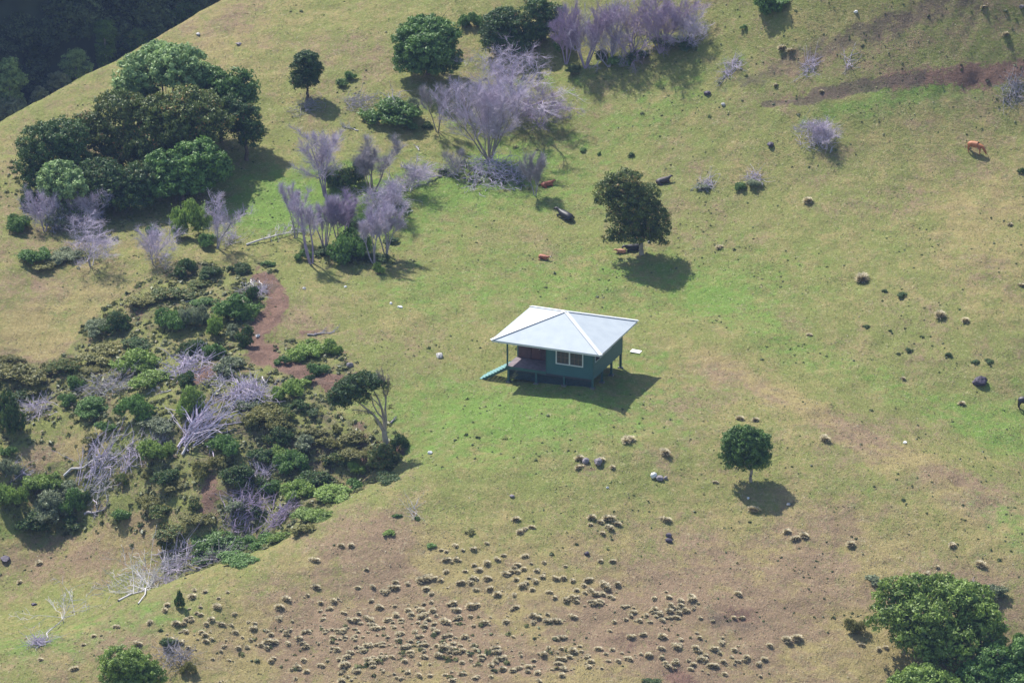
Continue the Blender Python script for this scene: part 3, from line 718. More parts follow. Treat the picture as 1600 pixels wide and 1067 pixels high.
# ------------------------------------------------------------------ green trees
tree(262, 215, (258, 150), [(225,118,42,32,0),(280,108,45,34,-1),(310,128,30,26,1),(250,90,34,22,2),(205,150,30,30,0),(310,160,40,24,-1),(262,180,44,24,0),(225,160,36,22,1)], 'silver', 'pale silvery-green tree forming the top of the big grove', leaf=.46, rc=.62)
tree(345, 222, (345, 175), [(345,148,42,34,0),(375,140,26,30,-1),(330,130,26,24,1),(380,170,24,22,-1)], 'mid', 'mid-green tree at the upper right of the big grove', leaf=.40, rc=.58)
tree(190, 262, (190, 215), [(190,180,48,36,0),(140,205,32,28,0),(240,190,46,38,-1),(165,235,44,34,-1),(205,235,44,34,-1)], 'russet', 'dark tree with russet-tipped leaves in the middle left of the big grove', leaf=.34, rc=.58)
tree(290, 275, (288, 220), [(270,190,55,42,0),(320,200,45,36,0),(230,235,40,36,-1),(300,165,45,26,1),(290,228,40,26,-.5)], 'russet', 'broad dark tree with russet tips at the heart of the big grove', leaf=.34, rc=.58)
tree(386, 250, (383, 215), [(382,195,30,34,0),(358,190,28,26,1),(394,212,20,24,-1),(365,168,30,20,1)], 'dark', 'dark round tree at the right end of the big grove, its short trunk in view', leaf=.26, rc=.45)
tree(75, 300, (75, 260), [(70,228,44,34,0),(50,258,26,30,0),(105,215,34,30,1),(60,285,28,18,-1),(110,250,32,30,0)], 'dark', 'dark tree at the left end of the big grove', leaf=.28, rc=.45)
tree(180, 326, (178, 300), [(160,280,44,30,0),(215,285,36,28,0),(135,295,34,26,0),(175,300,46,22,-1),(150,312,30,14,-1),(205,312,34,14,-1)], 'dark', 'very dark low-hanging tree at the front of the big grove', leaf=.28, rc=.45)
tree(285, 312, (285, 280), [(260,262,34,26,0),(308,250,38,28,0),(270,285,42,22,-1),(335,258,24,20,0),(240,296,24,14,-1),(300,280,34,20,-.5),(345,268,16,14,0)], 'mid', 'blue-green rounded tree at the lower right of the big grove, above its shadow', leaf=.46, rc=.62)
tree(96, 335, (96, 300), [(95,280,32,26,-1),(112,295,24,20,-2),(78,298,18,18,-1)], 'silver', 'small pale-leaved tree at the lower left foot of the big grove', leaf=.32, rc=.4)
tree(118, 238, (118, 225), [(118,210,24,22,-3),(108,232,16,15,-3)], 'bright', 'small light green tree poking out between the dark crowns of the big grove', leaf=.30, rc=.4)
tree(481, 157, (480, 135), [(478,107,23,26,0),(476,126,23,16,0),(480,93,16,13,0),(492,114,12,18,0)], 'dark', 'small dark oval tree alone on the pale slope right of the big grove', leaf=.22, rc=.32, r0=.16)
tree(668, 116, (668, 90), [(650,66,34,32,0),(690,62,30,28,0),(668,45,34,18,1),(640,85,24,22,-1),(695,88,24,22,-1),(668,80,36,28,-2),(640,98,24,18,-1),(692,102,26,16,-1),(665,102,30,16,-1.5)], 'mid', 'large round blue-green tree low to the ground at the top of the photo', leaf=.36, rc=.5)
tree(790, 82, (790, 60), [(775,50,26,28,0),(808,52,26,28,0),(790,32,28,18,1),(830,58,16,20,0),(775,70,24,14,-1),(806,72,24,14,-1)], 'dark', 'dark tree at the top, left of the bare purple trees', leaf=.28, rc=.42)
tree(850, 62, (850, 40), [(838,20,22,22,0),(862,30,20,26,0),(850,48,20,18,-1)], 'dark', 'dark tree at the top edge, touching the bare purple trees', leaf=.28, rc=.42)
tree(1003, 397, (1000, 360), [(975,288,30,22,0),(955,305,26,26,0),(985,318,38,28,-.5),(1010,308,22,20,.5),(975,345,28,22,-.5),(1020,350,28,30,0),(1000,345,30,30,0),(955,372,16,10,-.5),(1030,372,16,15,-.5),(992,368,28,16,-.5)], 'russet', 'tall dark leaning tree behind the house, cattle lying in front of its trunk', leaf=.24, rc=.42, r0=.24, bark='tan')
tree(1174, 752, (1172, 722), [(1165,700,33,25,0),(1147,692,19,17,0),(1184,704,20,24,0),(1160,680,22,14,0),(1180,684,15,12,.3),(1192,690,12,14,0),(1140,708,14,14,0),(1152,722,20,16,0),(1186,722,16,18,-.3),(1170,718,24,18,0)], 'mid', 'small round green tree alone on the slope below the house', leaf=.20, rc=.30, r0=.14, bark='tan')
tree(1460, 1022, (1460, 980), [(1400,935,36,30,1),(1385,965,26,20,0),(1430,925,34,24,2),(1440,970,48,36,-1),(1470,930,40,28,2),(1420,990,30,24,-1),(1450,1005,40,24,-1.5),(1480,1020,36,22,-2)], 'bright', 'bright green spreading tree, upper left of the thicket in the lower right corner', leaf=.32, rc=.48, cover=.85)
tree(1530, 1035, (1530, 990), [(1500,945,42,34,1),(1530,970,38,34,0),(1545,1000,28,30,0),(1490,1000,46,30,-1),(1520,935,30,22,2)], 'bright', 'bright green tree at the right side of the thicket in the lower right corner', leaf=.32, rc=.48, cover=.85)
tree(1590, 1085, (1590, 1050), [(1560,1040,44,32,0),(1600,1030,30,34,0),(1530,1060,34,24,-1),(1590,1065,40,24,-1)], 'mid', 'darker green tree cut off by the lower right corner', leaf=.26, rc=.38)
tree(1445, 1100, (1445, 1075), [(1440,1068,44,26,0),(1410,1075,26,20,0),(1475,1072,28,24,0)], 'bright', 'low green tree cut off by the bottom edge, left of the corner thicket', leaf=.24, rc=.36)
tree(205, 1085, (205, 1060), [(190,1035,36,22,0),(215,1048,34,24,0),(175,1055,22,18,0),(235,1058,22,20,0),(205,1065,34,16,-.5)], 'bright', 'bright lime green bushy tree at the bottom edge, lower left', leaf=.22, rc=.34)
# wind-swept tree above the gully
def windswept():
    p = ground(604, 706); s = pxm(p); e = empty('tree', p); rng = np.random.RandomState(8)
    tag(e, 'wind-swept tree with bare forked trunks, its crown pushed left, at the gully edge', 'tree')
    D = lambda u, v, dy=0: at_depth(u, v, p[1] + dy) - p
    segs = []
    def limb(pts, r0, r1):
        n = len(pts)
        for i in range(n-1):
            a, b = pts[i], pts[i+1]; segs.append((a, b, r0 + (r1-r0)*i/(n-1), r0 + (r1-r0)*(i+1)/(n-1)))
    limb([D(605, 712), D(604, 695), D(601, 680), D(600, 672)], .30, .22)
    limb([D(600, 675), D(592, 660), D(584, 648), D(574, 640), D(560, 628)], .15, .06)
    limb([D(601, 672), D(600, 655, .3), D(597, 640, .3), D(592, 625), D(585, 612)], .15, .06)
    limb([D(602, 672), D(603, 655, -.2), D(602, 640, -.2), D(603, 625), D(598, 605)], .13, .05)
    limb([D(601, 656), D(590, 645), D(583, 632), D(580, 618)], .09, .04)
    limb([D(584, 648), D(570, 642), D(550, 640)], .06, .03); limb([D(598, 640), D(588, 628), D(570, 612)], .06, .03)
    tips = []
    for (u, v) in ((603, 625), (598, 612), (606, 610), (592, 600), (585, 610), (600, 600)):
        ss_ = []; grow(rng, D(u, v), np.array([.1, 0, 1.]), 1.0, .03, 0, ss_, dict(VASE, levels=2, kids=[2, 2], bare=0), tips); segs.extend([x[:4] for x in ss_])
    V, F_ = tubes(segs, 7); obj('trunk', mesh_np('trunk', V, F_, BM['tan'], True), e)
    lob = []
    for (lu, lv, rw, rh, dy) in [(560,600,26,15,0),(540,610,22,16,0),(525,622,12,13,0),(575,598,20,13,.5),(535,630,14,9,0),(555,620,22,12,-.4),(590,600,14,11,0),(570,588,16,6,.5)]:
        lob.append((D(lu, lv, dy), (rw/s, rw/s*.9, rh/s)))
    obj('crown', leaf_mesh('crown', crown_arrays(lob, .20, rng, .95, .30, 30), LM['dark']), e)
    obj('sparse_foliage', leaf_mesh('sparse_foliage', crown_arrays([(D(600, 610), (.8, .8, .9)), (D(565, 645), (1.1, .5, .25)), (D(611, 637), (.2, .2, .12))], .15, rng, .30, .22, 14), LM['olive']), e)
windswept()

# ------------------------------------------------------------------ bare trees
BT = bare_tree
BT(508, 306, 62, 105, 'tall pale bare tree standing alone at the upper left of the middle clump', 'vase', 'purple', 'lav', 4)
BT(582, 300, 62, 80, 'bare many-stemmed tree with a flat brushy top, at the top of the middle clump', 'broom', 'tan', 'grey', 7)
BT(600, 345, 60, 60, 'dark tangled bare tree in the centre of the middle clump', 'tangle', 'grey', 'lav', 4)
BT(640, 300, 50, 50, 'small sparse bare tree right of the flat-topped one', 'tangle', 'pale', 'lav', 3)
BT(487, 412, 40, 115, 'slender bare tree at the lower left of the middle clump', 'broom', 'purple', 'lav', 3)
BT(462, 372, 34, 85, 'thin bare tree at the left edge of the middle clump', 'broom', 'grey', 'lav', 3)
BT(508, 392, 44, 85, 'bare bushy tree between the slender one and the green shrub', 'broom', 'purple', 'lav', 5)
BT(535, 385, 44, 78, 'bare purple-topped tree right behind the green shrub of the middle clump', 'broom', 'purple', 'purple', 5)
BT(585, 412, 40, 85, 'bare tree just right of the green shrub of the middle clump', 'broom', 'grey', 'lav', 4)
BT(603, 398, 50, 78, 'bare many-stemmed tree at the lower right of the middle clump', 'broom', 'grey', 'lav', 6)
BT(684, 206, 48, 74, 'twin-trunked bare tree left of the big fan-shaped one', 'broom', 'tan', 'grey', 3)
BT(765, 250, 118, 118, 'big fan-shaped bare tree with many pale stems rising from one base', 'vase', 'tan', 'lav', 10)
BT(713, 272, 34, 38, 'small leaning bare tree at the left foot of the fan-shaped one', 'tangle', 'grey', 'grey', 2)
BT(836, 306, 36, 64, 'small bare tree with a flared trunk beside the red-brown lying cow', 'vase', 'grey', 'grey', 3)
BT(805, 178, 130, 92, 'wide bare tree with a dense purple crown above the fan-shaped one', 'tangle', 'purple', 'lav', 8)
BT(845, 195, 80, 60, 'low bare purple tree at the lower right of the wide purple one', 'tangle', 'purple', 'purple', 5)
BT(740, 190, 60, 60, 'grey bare tree behind the left shoulder of the fan-shaped one', 'tangle', 'grey', 'grey', 4)
BT(915, 106, 80, 100, 'leftmost tall bare purple tree at the top of the photo', 'vase', 'purple', 'purple', 6)
BT(952, 104, 78, 98, 'second tall bare purple tree from the left at the top of the photo', 'tangle', 'grey', 'lav', 6)
BT(988, 92, 80, 88, 'third tall bare purple tree from the left at the top of the photo', 'tangle', 'purple', 'purple', 6)
BT(1032, 82, 84, 92, 'broad bare purple tree above the dark bush at the top of the photo', 'vase', 'purple', 'purple', 7)
BT(1072, 76, 56, 60, 'rightmost bare tree of the purple row at the top of the photo', 'tangle', 'purple', 'lav', 5)
BT(885, 100, 50, 85, 'bare tree in front of the dark trees at the left of the purple row', 'vase', 'purple', 'purple', 4)
BT(143, 416, 76, 80, 'whitish bare tree with crooked limbs in the lower left clump', 'tangle', 'grey', 'lav', 3)
BT(240, 412, 62, 62, 'whitish bare rounded tree standing between two green shrubs, left', 'tangle', 'grey', 'lav', 4)
BT(340, 388, 58, 86, 'bare grey tree leaning right beside the bright green shrub', 'tangle', 'grey', 'lav', 3)
BT(70, 362, 56, 62, 'bare lavender shrub tree under the left end of the big grove', 'tangle', 'purple', 'lav', 4)
BT(140, 352, 60, 52, 'grey bare tree in front of the dark crowns of the big grove', 'tangle', 'grey', 'lav', 4)
BT(1288, 232, 56, 40, 'low bare grey shrub on the right-hand hill, under the dark soil streak', 'tangle', 'grey', 'lav', 4)

# ------------------------------------------------------------------ cattle
def skin_mesh(name, V, E, Rr, mat, sub=2):
    me = bpy.data.meshes.new(name); me.from_pydata([tuple(v) for v in V], E, []); o = bpy.data.objects.new(name, me); link(o)
    m = o.modifiers.new('s', 'SKIN')
    for i, r in enumerate(Rr):
        d = me.skin_vertices[0].data[i]; d.radius = r if isinstance(r, tuple) else (r, r); d.use_root = (i == 0)
    m2 = o.modifiers.new('b', 'SUBSURF'); m2.levels = sub; m2.render_levels = sub
    dg = bpy.context.evaluated_depsgraph_get(); out = bpy.data.meshes.new_from_object(o.evaluated_get(dg)); out.name = name
    bpy.data.objects.remove(o); out.materials.clear(); out.materials.append(mat)
    out.polygons.foreach_set('use_smooth', np.ones(len(out.polygons), dtype=bool)); return out
HM = {'black': simple('black_hide', (.018, .016, .020), .5, .2), 'dark': simple('dark_brown_hide', (.05, .035, .035), .6, .3), 'red': simple('red_brown_hide', (.30, .085, .035), .6, .2),
      'tan': simple('tan_hide', (.42, .19, .11), .6, .2), 'orange': simple('orange_brown_hide', (.36, .125, .045), .6, .2), 'white': simple('white_hide', (.75, .72, .68), .6, .05), 'horn': simple('dark_hoof', (.05, .04, .035), .5, .1)}
def cow(u, v, rz, hide, label, pose='lying', scale=1.0, face=None, name='cow', cat='cow'):
    p = ground(u, v); e = empty(name, p, R(rz)); e.scale = (scale,)*3; tag(e, label, cat)
    nx_ = (hz(p[0]+.6, p[1]) - hz(p[0]-.6, p[1]))/1.2; ny_ = (hz(p[0], p[1]+.6) - hz(p[0], p[1]-.6))/1.2
    if pose == 'lying':      # settle on the slope
        q = Vector((0, 0, 1)).rotation_difference(Vector((-nx_, -ny_, 1)).normalized()); e.rotation_mode = 'QUATERNION'
        from mathutils import Quaternion
        e.rotation_quaternion = q @ Quaternion((0, 0, 1), R(rz))
    if pose == 'lying':
        V = [(0,0,.42),(-.55,0,.42),(-.95,0,.36),(.5,0,.45),(.85,0,.54),(1.05,.05,.68),(1.20,.1,.72),(1.46,.18,.52),
             (.5,-.28,.25),(.86,-.34,.12),(.55,-.42,.06),(.5,.26,.25),(.95,.26,.12),(.62,.36,.06),
             (-.6,-.34,.28),(-.25,-.58,.14),(-.62,-.72,.07),(-.2,-.78,.06),(-.6,.3,.22),(-.2,.42,.14)]
        E = [(0,1),(1,2),(0,3),(3,4),(4,5),(5,6),(6,7),(3,8),(8,9),(9,10),(3,11),(11,12),(12,13),(1,14),(14,15),(15,16),(16,17),(1,18),(18,19)]
        Rr = [(.42,.37),(.40,.35),(.22,.24),(.34,.33),(.20,.24),(.15,.17),(.14,.15),(.085,.09),.15,.08,.05,.15,.08,.05,.19,.10,.06,.045,.18,.09]
        hd_ = Vector((1.18, .1, .76)); tl = [(-1.05,0,.42),(-1.18,.05,.25),(-1.15,.15,.08),(-1.0,.3,.04)]
    else:
        V = [(0,0,1.02),(-.6,0,1.05),(-.88,0,1.05),(.5,0,1.04),(.85,0,.92),(1.12,0,.60),(1.22,0,.42),(1.38,0,.12),
             (-.68,.2,.82),(-.82,.2,.48),(-.76,.2,.10),(-.74,.2,.03),(-.62,-.2,.82),(-.72,-.2,.48),(-.62,-.2,.10),(-.6,-.2,.03),
             (.5,.2,.78),(.54,.19,.42),(.52,.19,.10),(.54,.19,.03),(.58,-.2,.78),(.66,-.19,.42),(.66,-.19,.10),(.68,-.19,.03)]
        E = [(0,1),(1,2),(0,3),(3,4),(4,5),(5,6),(6,7),(1,8),(8,9),(9,10),(10,11),(1,12),(12,13),(13,14),(14,15),(3,16),(16,17),(17,18),(18,19),(3,20),(20,21),(21,22),(22,23)]
        Rr = [(.36,.36),(.33,.33),(.20,.22),(.30,.33),(.19,.22),(.14,.16),(.13,.14),(.08,.09)] + [.16,.075,.05,.055]*2 + [.13,.065,.045,.05]*2
        hd_ = Vector((1.2, 0, .47)); tl = [(-1.0,0,1.15),(-1.1,0,.95),(-1.12,0,.65),(-1.1,0,.45)]
    obj('body', skin_mesh('body', V, E, Rr, HM[hide]), e)
    for sgn in (-1, 1):
        er = [(hd_.x-.06, sgn*.12, hd_.z+.05), (hd_.x-.10, sgn*.22, hd_.z+.07), (hd_.x-.12, sgn*.33, hd_.z+.02)]
        obj('ear', skin_mesh('ear', er, [(0,1),(1,2)], [.03,(.06,.03),.02], HM[hide], 1), e)
    obj('tail', skin_mesh('tail', tl, [(0,1),(1,2),(2,3)], [.035,.022,.02,.045], HM[hide], 1), e)
    if face:
        a = Vector(V[6]); b = Vector(V[7]); obj('face_blaze', skin_mesh('face_blaze', [tuple(a + (b-a)*t + Vector((.02,0,.045))) for t in (0,.5,.95)], [(0,1),(1,2)], [(.13,.13),(.115,.11),(.085,.085)], HM[face], 1), e)
    return e
cow(883, 341, 134, 'black', 'big black cow lying on open grass left of the tall leaning tree')
cow(1036, 286, 12, 'dark', 'dark brown cow lying on the grass upper right of the tall leaning tree', scale=.78)
cow(855, 291, 16, 'red', 'red-brown cow lying beside the small flared bare tree', scale=.68)
cow(849, 404, -30, 'red', 'small red-brown calf with a white face, lying on open grass above the house', scale=.55, face='white', name='calf', cat='calf')
cow(971, 395, 172, 'tan', 'small tan calf lying in the sun beside the trunk of the leaning tree', scale=.52, name='calf', cat='calf')
cow(991, 391, 186, 'black', 'black cow lying in the shade against the trunk of the leaning tree', scale=.85)
cow(1523, 240, -32, 'orange', 'orange-brown cow grazing on the right-hand hill', 'standing', .92)
cow(1604, 641, -12, 'black', 'black cow standing at the right edge of the photo, only its hindquarters in view', 'standing', .95)

# ------------------------------------------------------------------ stones and small things
def rock_mesh(seed, mat, flat=.6):
    rng = np.random.RandomState(seed); import bmesh
    bm = bmesh.new(); bmesh.ops.create_icosphere(bm, subdivisions=3, radius=.5)
    pl = [(Vector(rng.randn(3)).normalized(), rng.uniform(.3, .45)) for _ in range(9)]
    for v in bm.verts:
        for n_, d in pl:
            k = v.co.dot(n_)
            if k > d: v.co -= n_*(k-d)
        v.co *= 1 + .05*rng.randn(); v.co.z *= flat
    me = bpy.data.meshes.new('stone'); bm.to_mesh(me); bm.free(); me.materials.append(mat); return me
STM = {'pale': simple('pale_stone', (.42, .40, .38), .9, .3, 4), 'white': simple('white_stone', (.68, .67, .66), .85, .12, 4), 'grey': simple('grey_stone', (.22, .19, .20), .9, .3, 4), 'lava': simple('dark_lava_rock', (.055, .042, .065), .7, .3, 2, bump=.6)}
def stone(u, v, w, h, kind, label, name='stone', group=None, sink=.12):
    p = ground(u, v); s = pxm(p); W_ = w/s; me = rock_mesh(int(u*3+v), STM[kind])
    o = obj(name, me, loc=p + np.array([0, 0, h/s*.25]), rot=(0, 0, u % 6.28), sc=(W_, W_*.8, h/s/.6)); tag(o, label, 'stone' if name == 'stone' else name, group); return o
stone(1532, 600, 27, 17, 'lava', 'rounded black-purple boulder ringed by weeds near the right edge', 'boulder')
stone(686, 558, 16, 9, 'pale', 'pale flat-topped stone on the grass left of the house stairs')
stone(672, 709, 8, 7, 'white', 'small white stone at the tip of the wind-swept tree shadow')
stone(1021, 745, 13, 11, 'white', 'bright white stone right of the rock and tussock cluster')
stone(1031, 749, 18, 8, 'grey', 'low grey stone touching the bright white stone')
stone(1040, 748, 7, 7, 'grey', 'small dark stone just right of the bright white stone')
stone(934, 725, 18, 14, 'grey', 'upright grey stone in the rock and tussock cluster below the house')
stone(915, 722, 14, 10, 'grey', 'low stone left of the upright one in the rock cluster below the house')
stone(1045, 838, 11, 8, 'lava', 'upper of two dark stones on the bare brownish slope')
stone(1045, 846, 12, 8, 'lava', 'lower of two dark stones on the bare brownish slope')
stone(917, 866, 9, 7, 'lava', 'single dark stone left of the two dark stones on the brownish slope')
stone(1105, 148, 13, 8, 'lava', 'dark stone on the grass below the right end of the purple tree row')
stone(1204, 228, 14, 8, 'lava', 'dark flat stone left of the low bare grey shrub on the hill')
stone(1130, 165, 8, 6, 'pale', 'small pale stone below the dark stone near the purple tree row')
stone(949, 762, 5, 4, 'white', 'tiny white stone below the rock and tussock cluster')
stone(1169, 779, 5, 4, 'white', 'tiny white stone at the left side of the round tree shadow')
stone(1232, 789, 8, 5, 'pale', 'pale stone at the tip of the round tree shadow')
stone(611, 475, 6, 4, 'white', 'small white stone on the open grass, upper of the two by the gully head')
stone(625, 481, 9, 5, 'white', 'wider white stone, lower of the two by the gully head')
stone(540, 449, 6, 4, 'white', 'white stone on the grass under the middle clump of bare trees')
stone(475, 452, 7, 5, 'pale', 'pale stone right of the red soil strip')
stone(547, 572, 14, 9, 'grey', 'grey stone at the gully rim above the wind-swept tree')
stone(589, 588, 7, 6, 'white', 'white stone behind the top of the wind-swept crown')
stone(403, 526, 8, 6, 'white', 'white stone on the red soil beside the gully bushes')
stone(1337, 20, 7, 5, 'white', 'tiny pinkish-white stone near the top right of the photo')
stone(1414, 692, 8, 4, 'white', 'tiny white stone on the pale crest of the spur')
stone(1014, 379, 6, 6, 'white', 'white stone just behind the right side of the leaning tree trunk')
stone(310, 55, 9, 6, 'pale', 'pale stone on the grass ridge above the big grove')
stone(373, 70, 12, 5, 'grey', 'flat dark stone on the ridge right of the big grove')
stone(53, 945, 11, 5, 'lava', 'small dark stone in the green hollow, lower left')
stone(800, 776, 9, 5, 'grey', 'grey stone on the slope between the rock cluster and the tussocks')
stone(8, 874, 20, 7, 'lava', 'flat dark rock at the left edge on the brown mound')
stone(1596, 12, 10, 7, 'grey', 'grey stone in the top right corner')
p = ground(994, 550); bd = MB().box(-.5, .45, -.32, .32, .06, .09).build('white_board', M['board']); bd.location = p; bd.rotation_euler = (R(3), R(2), R(-24))
tag(bd, 'white rectangular board lying on the grass right of the house', 'board')
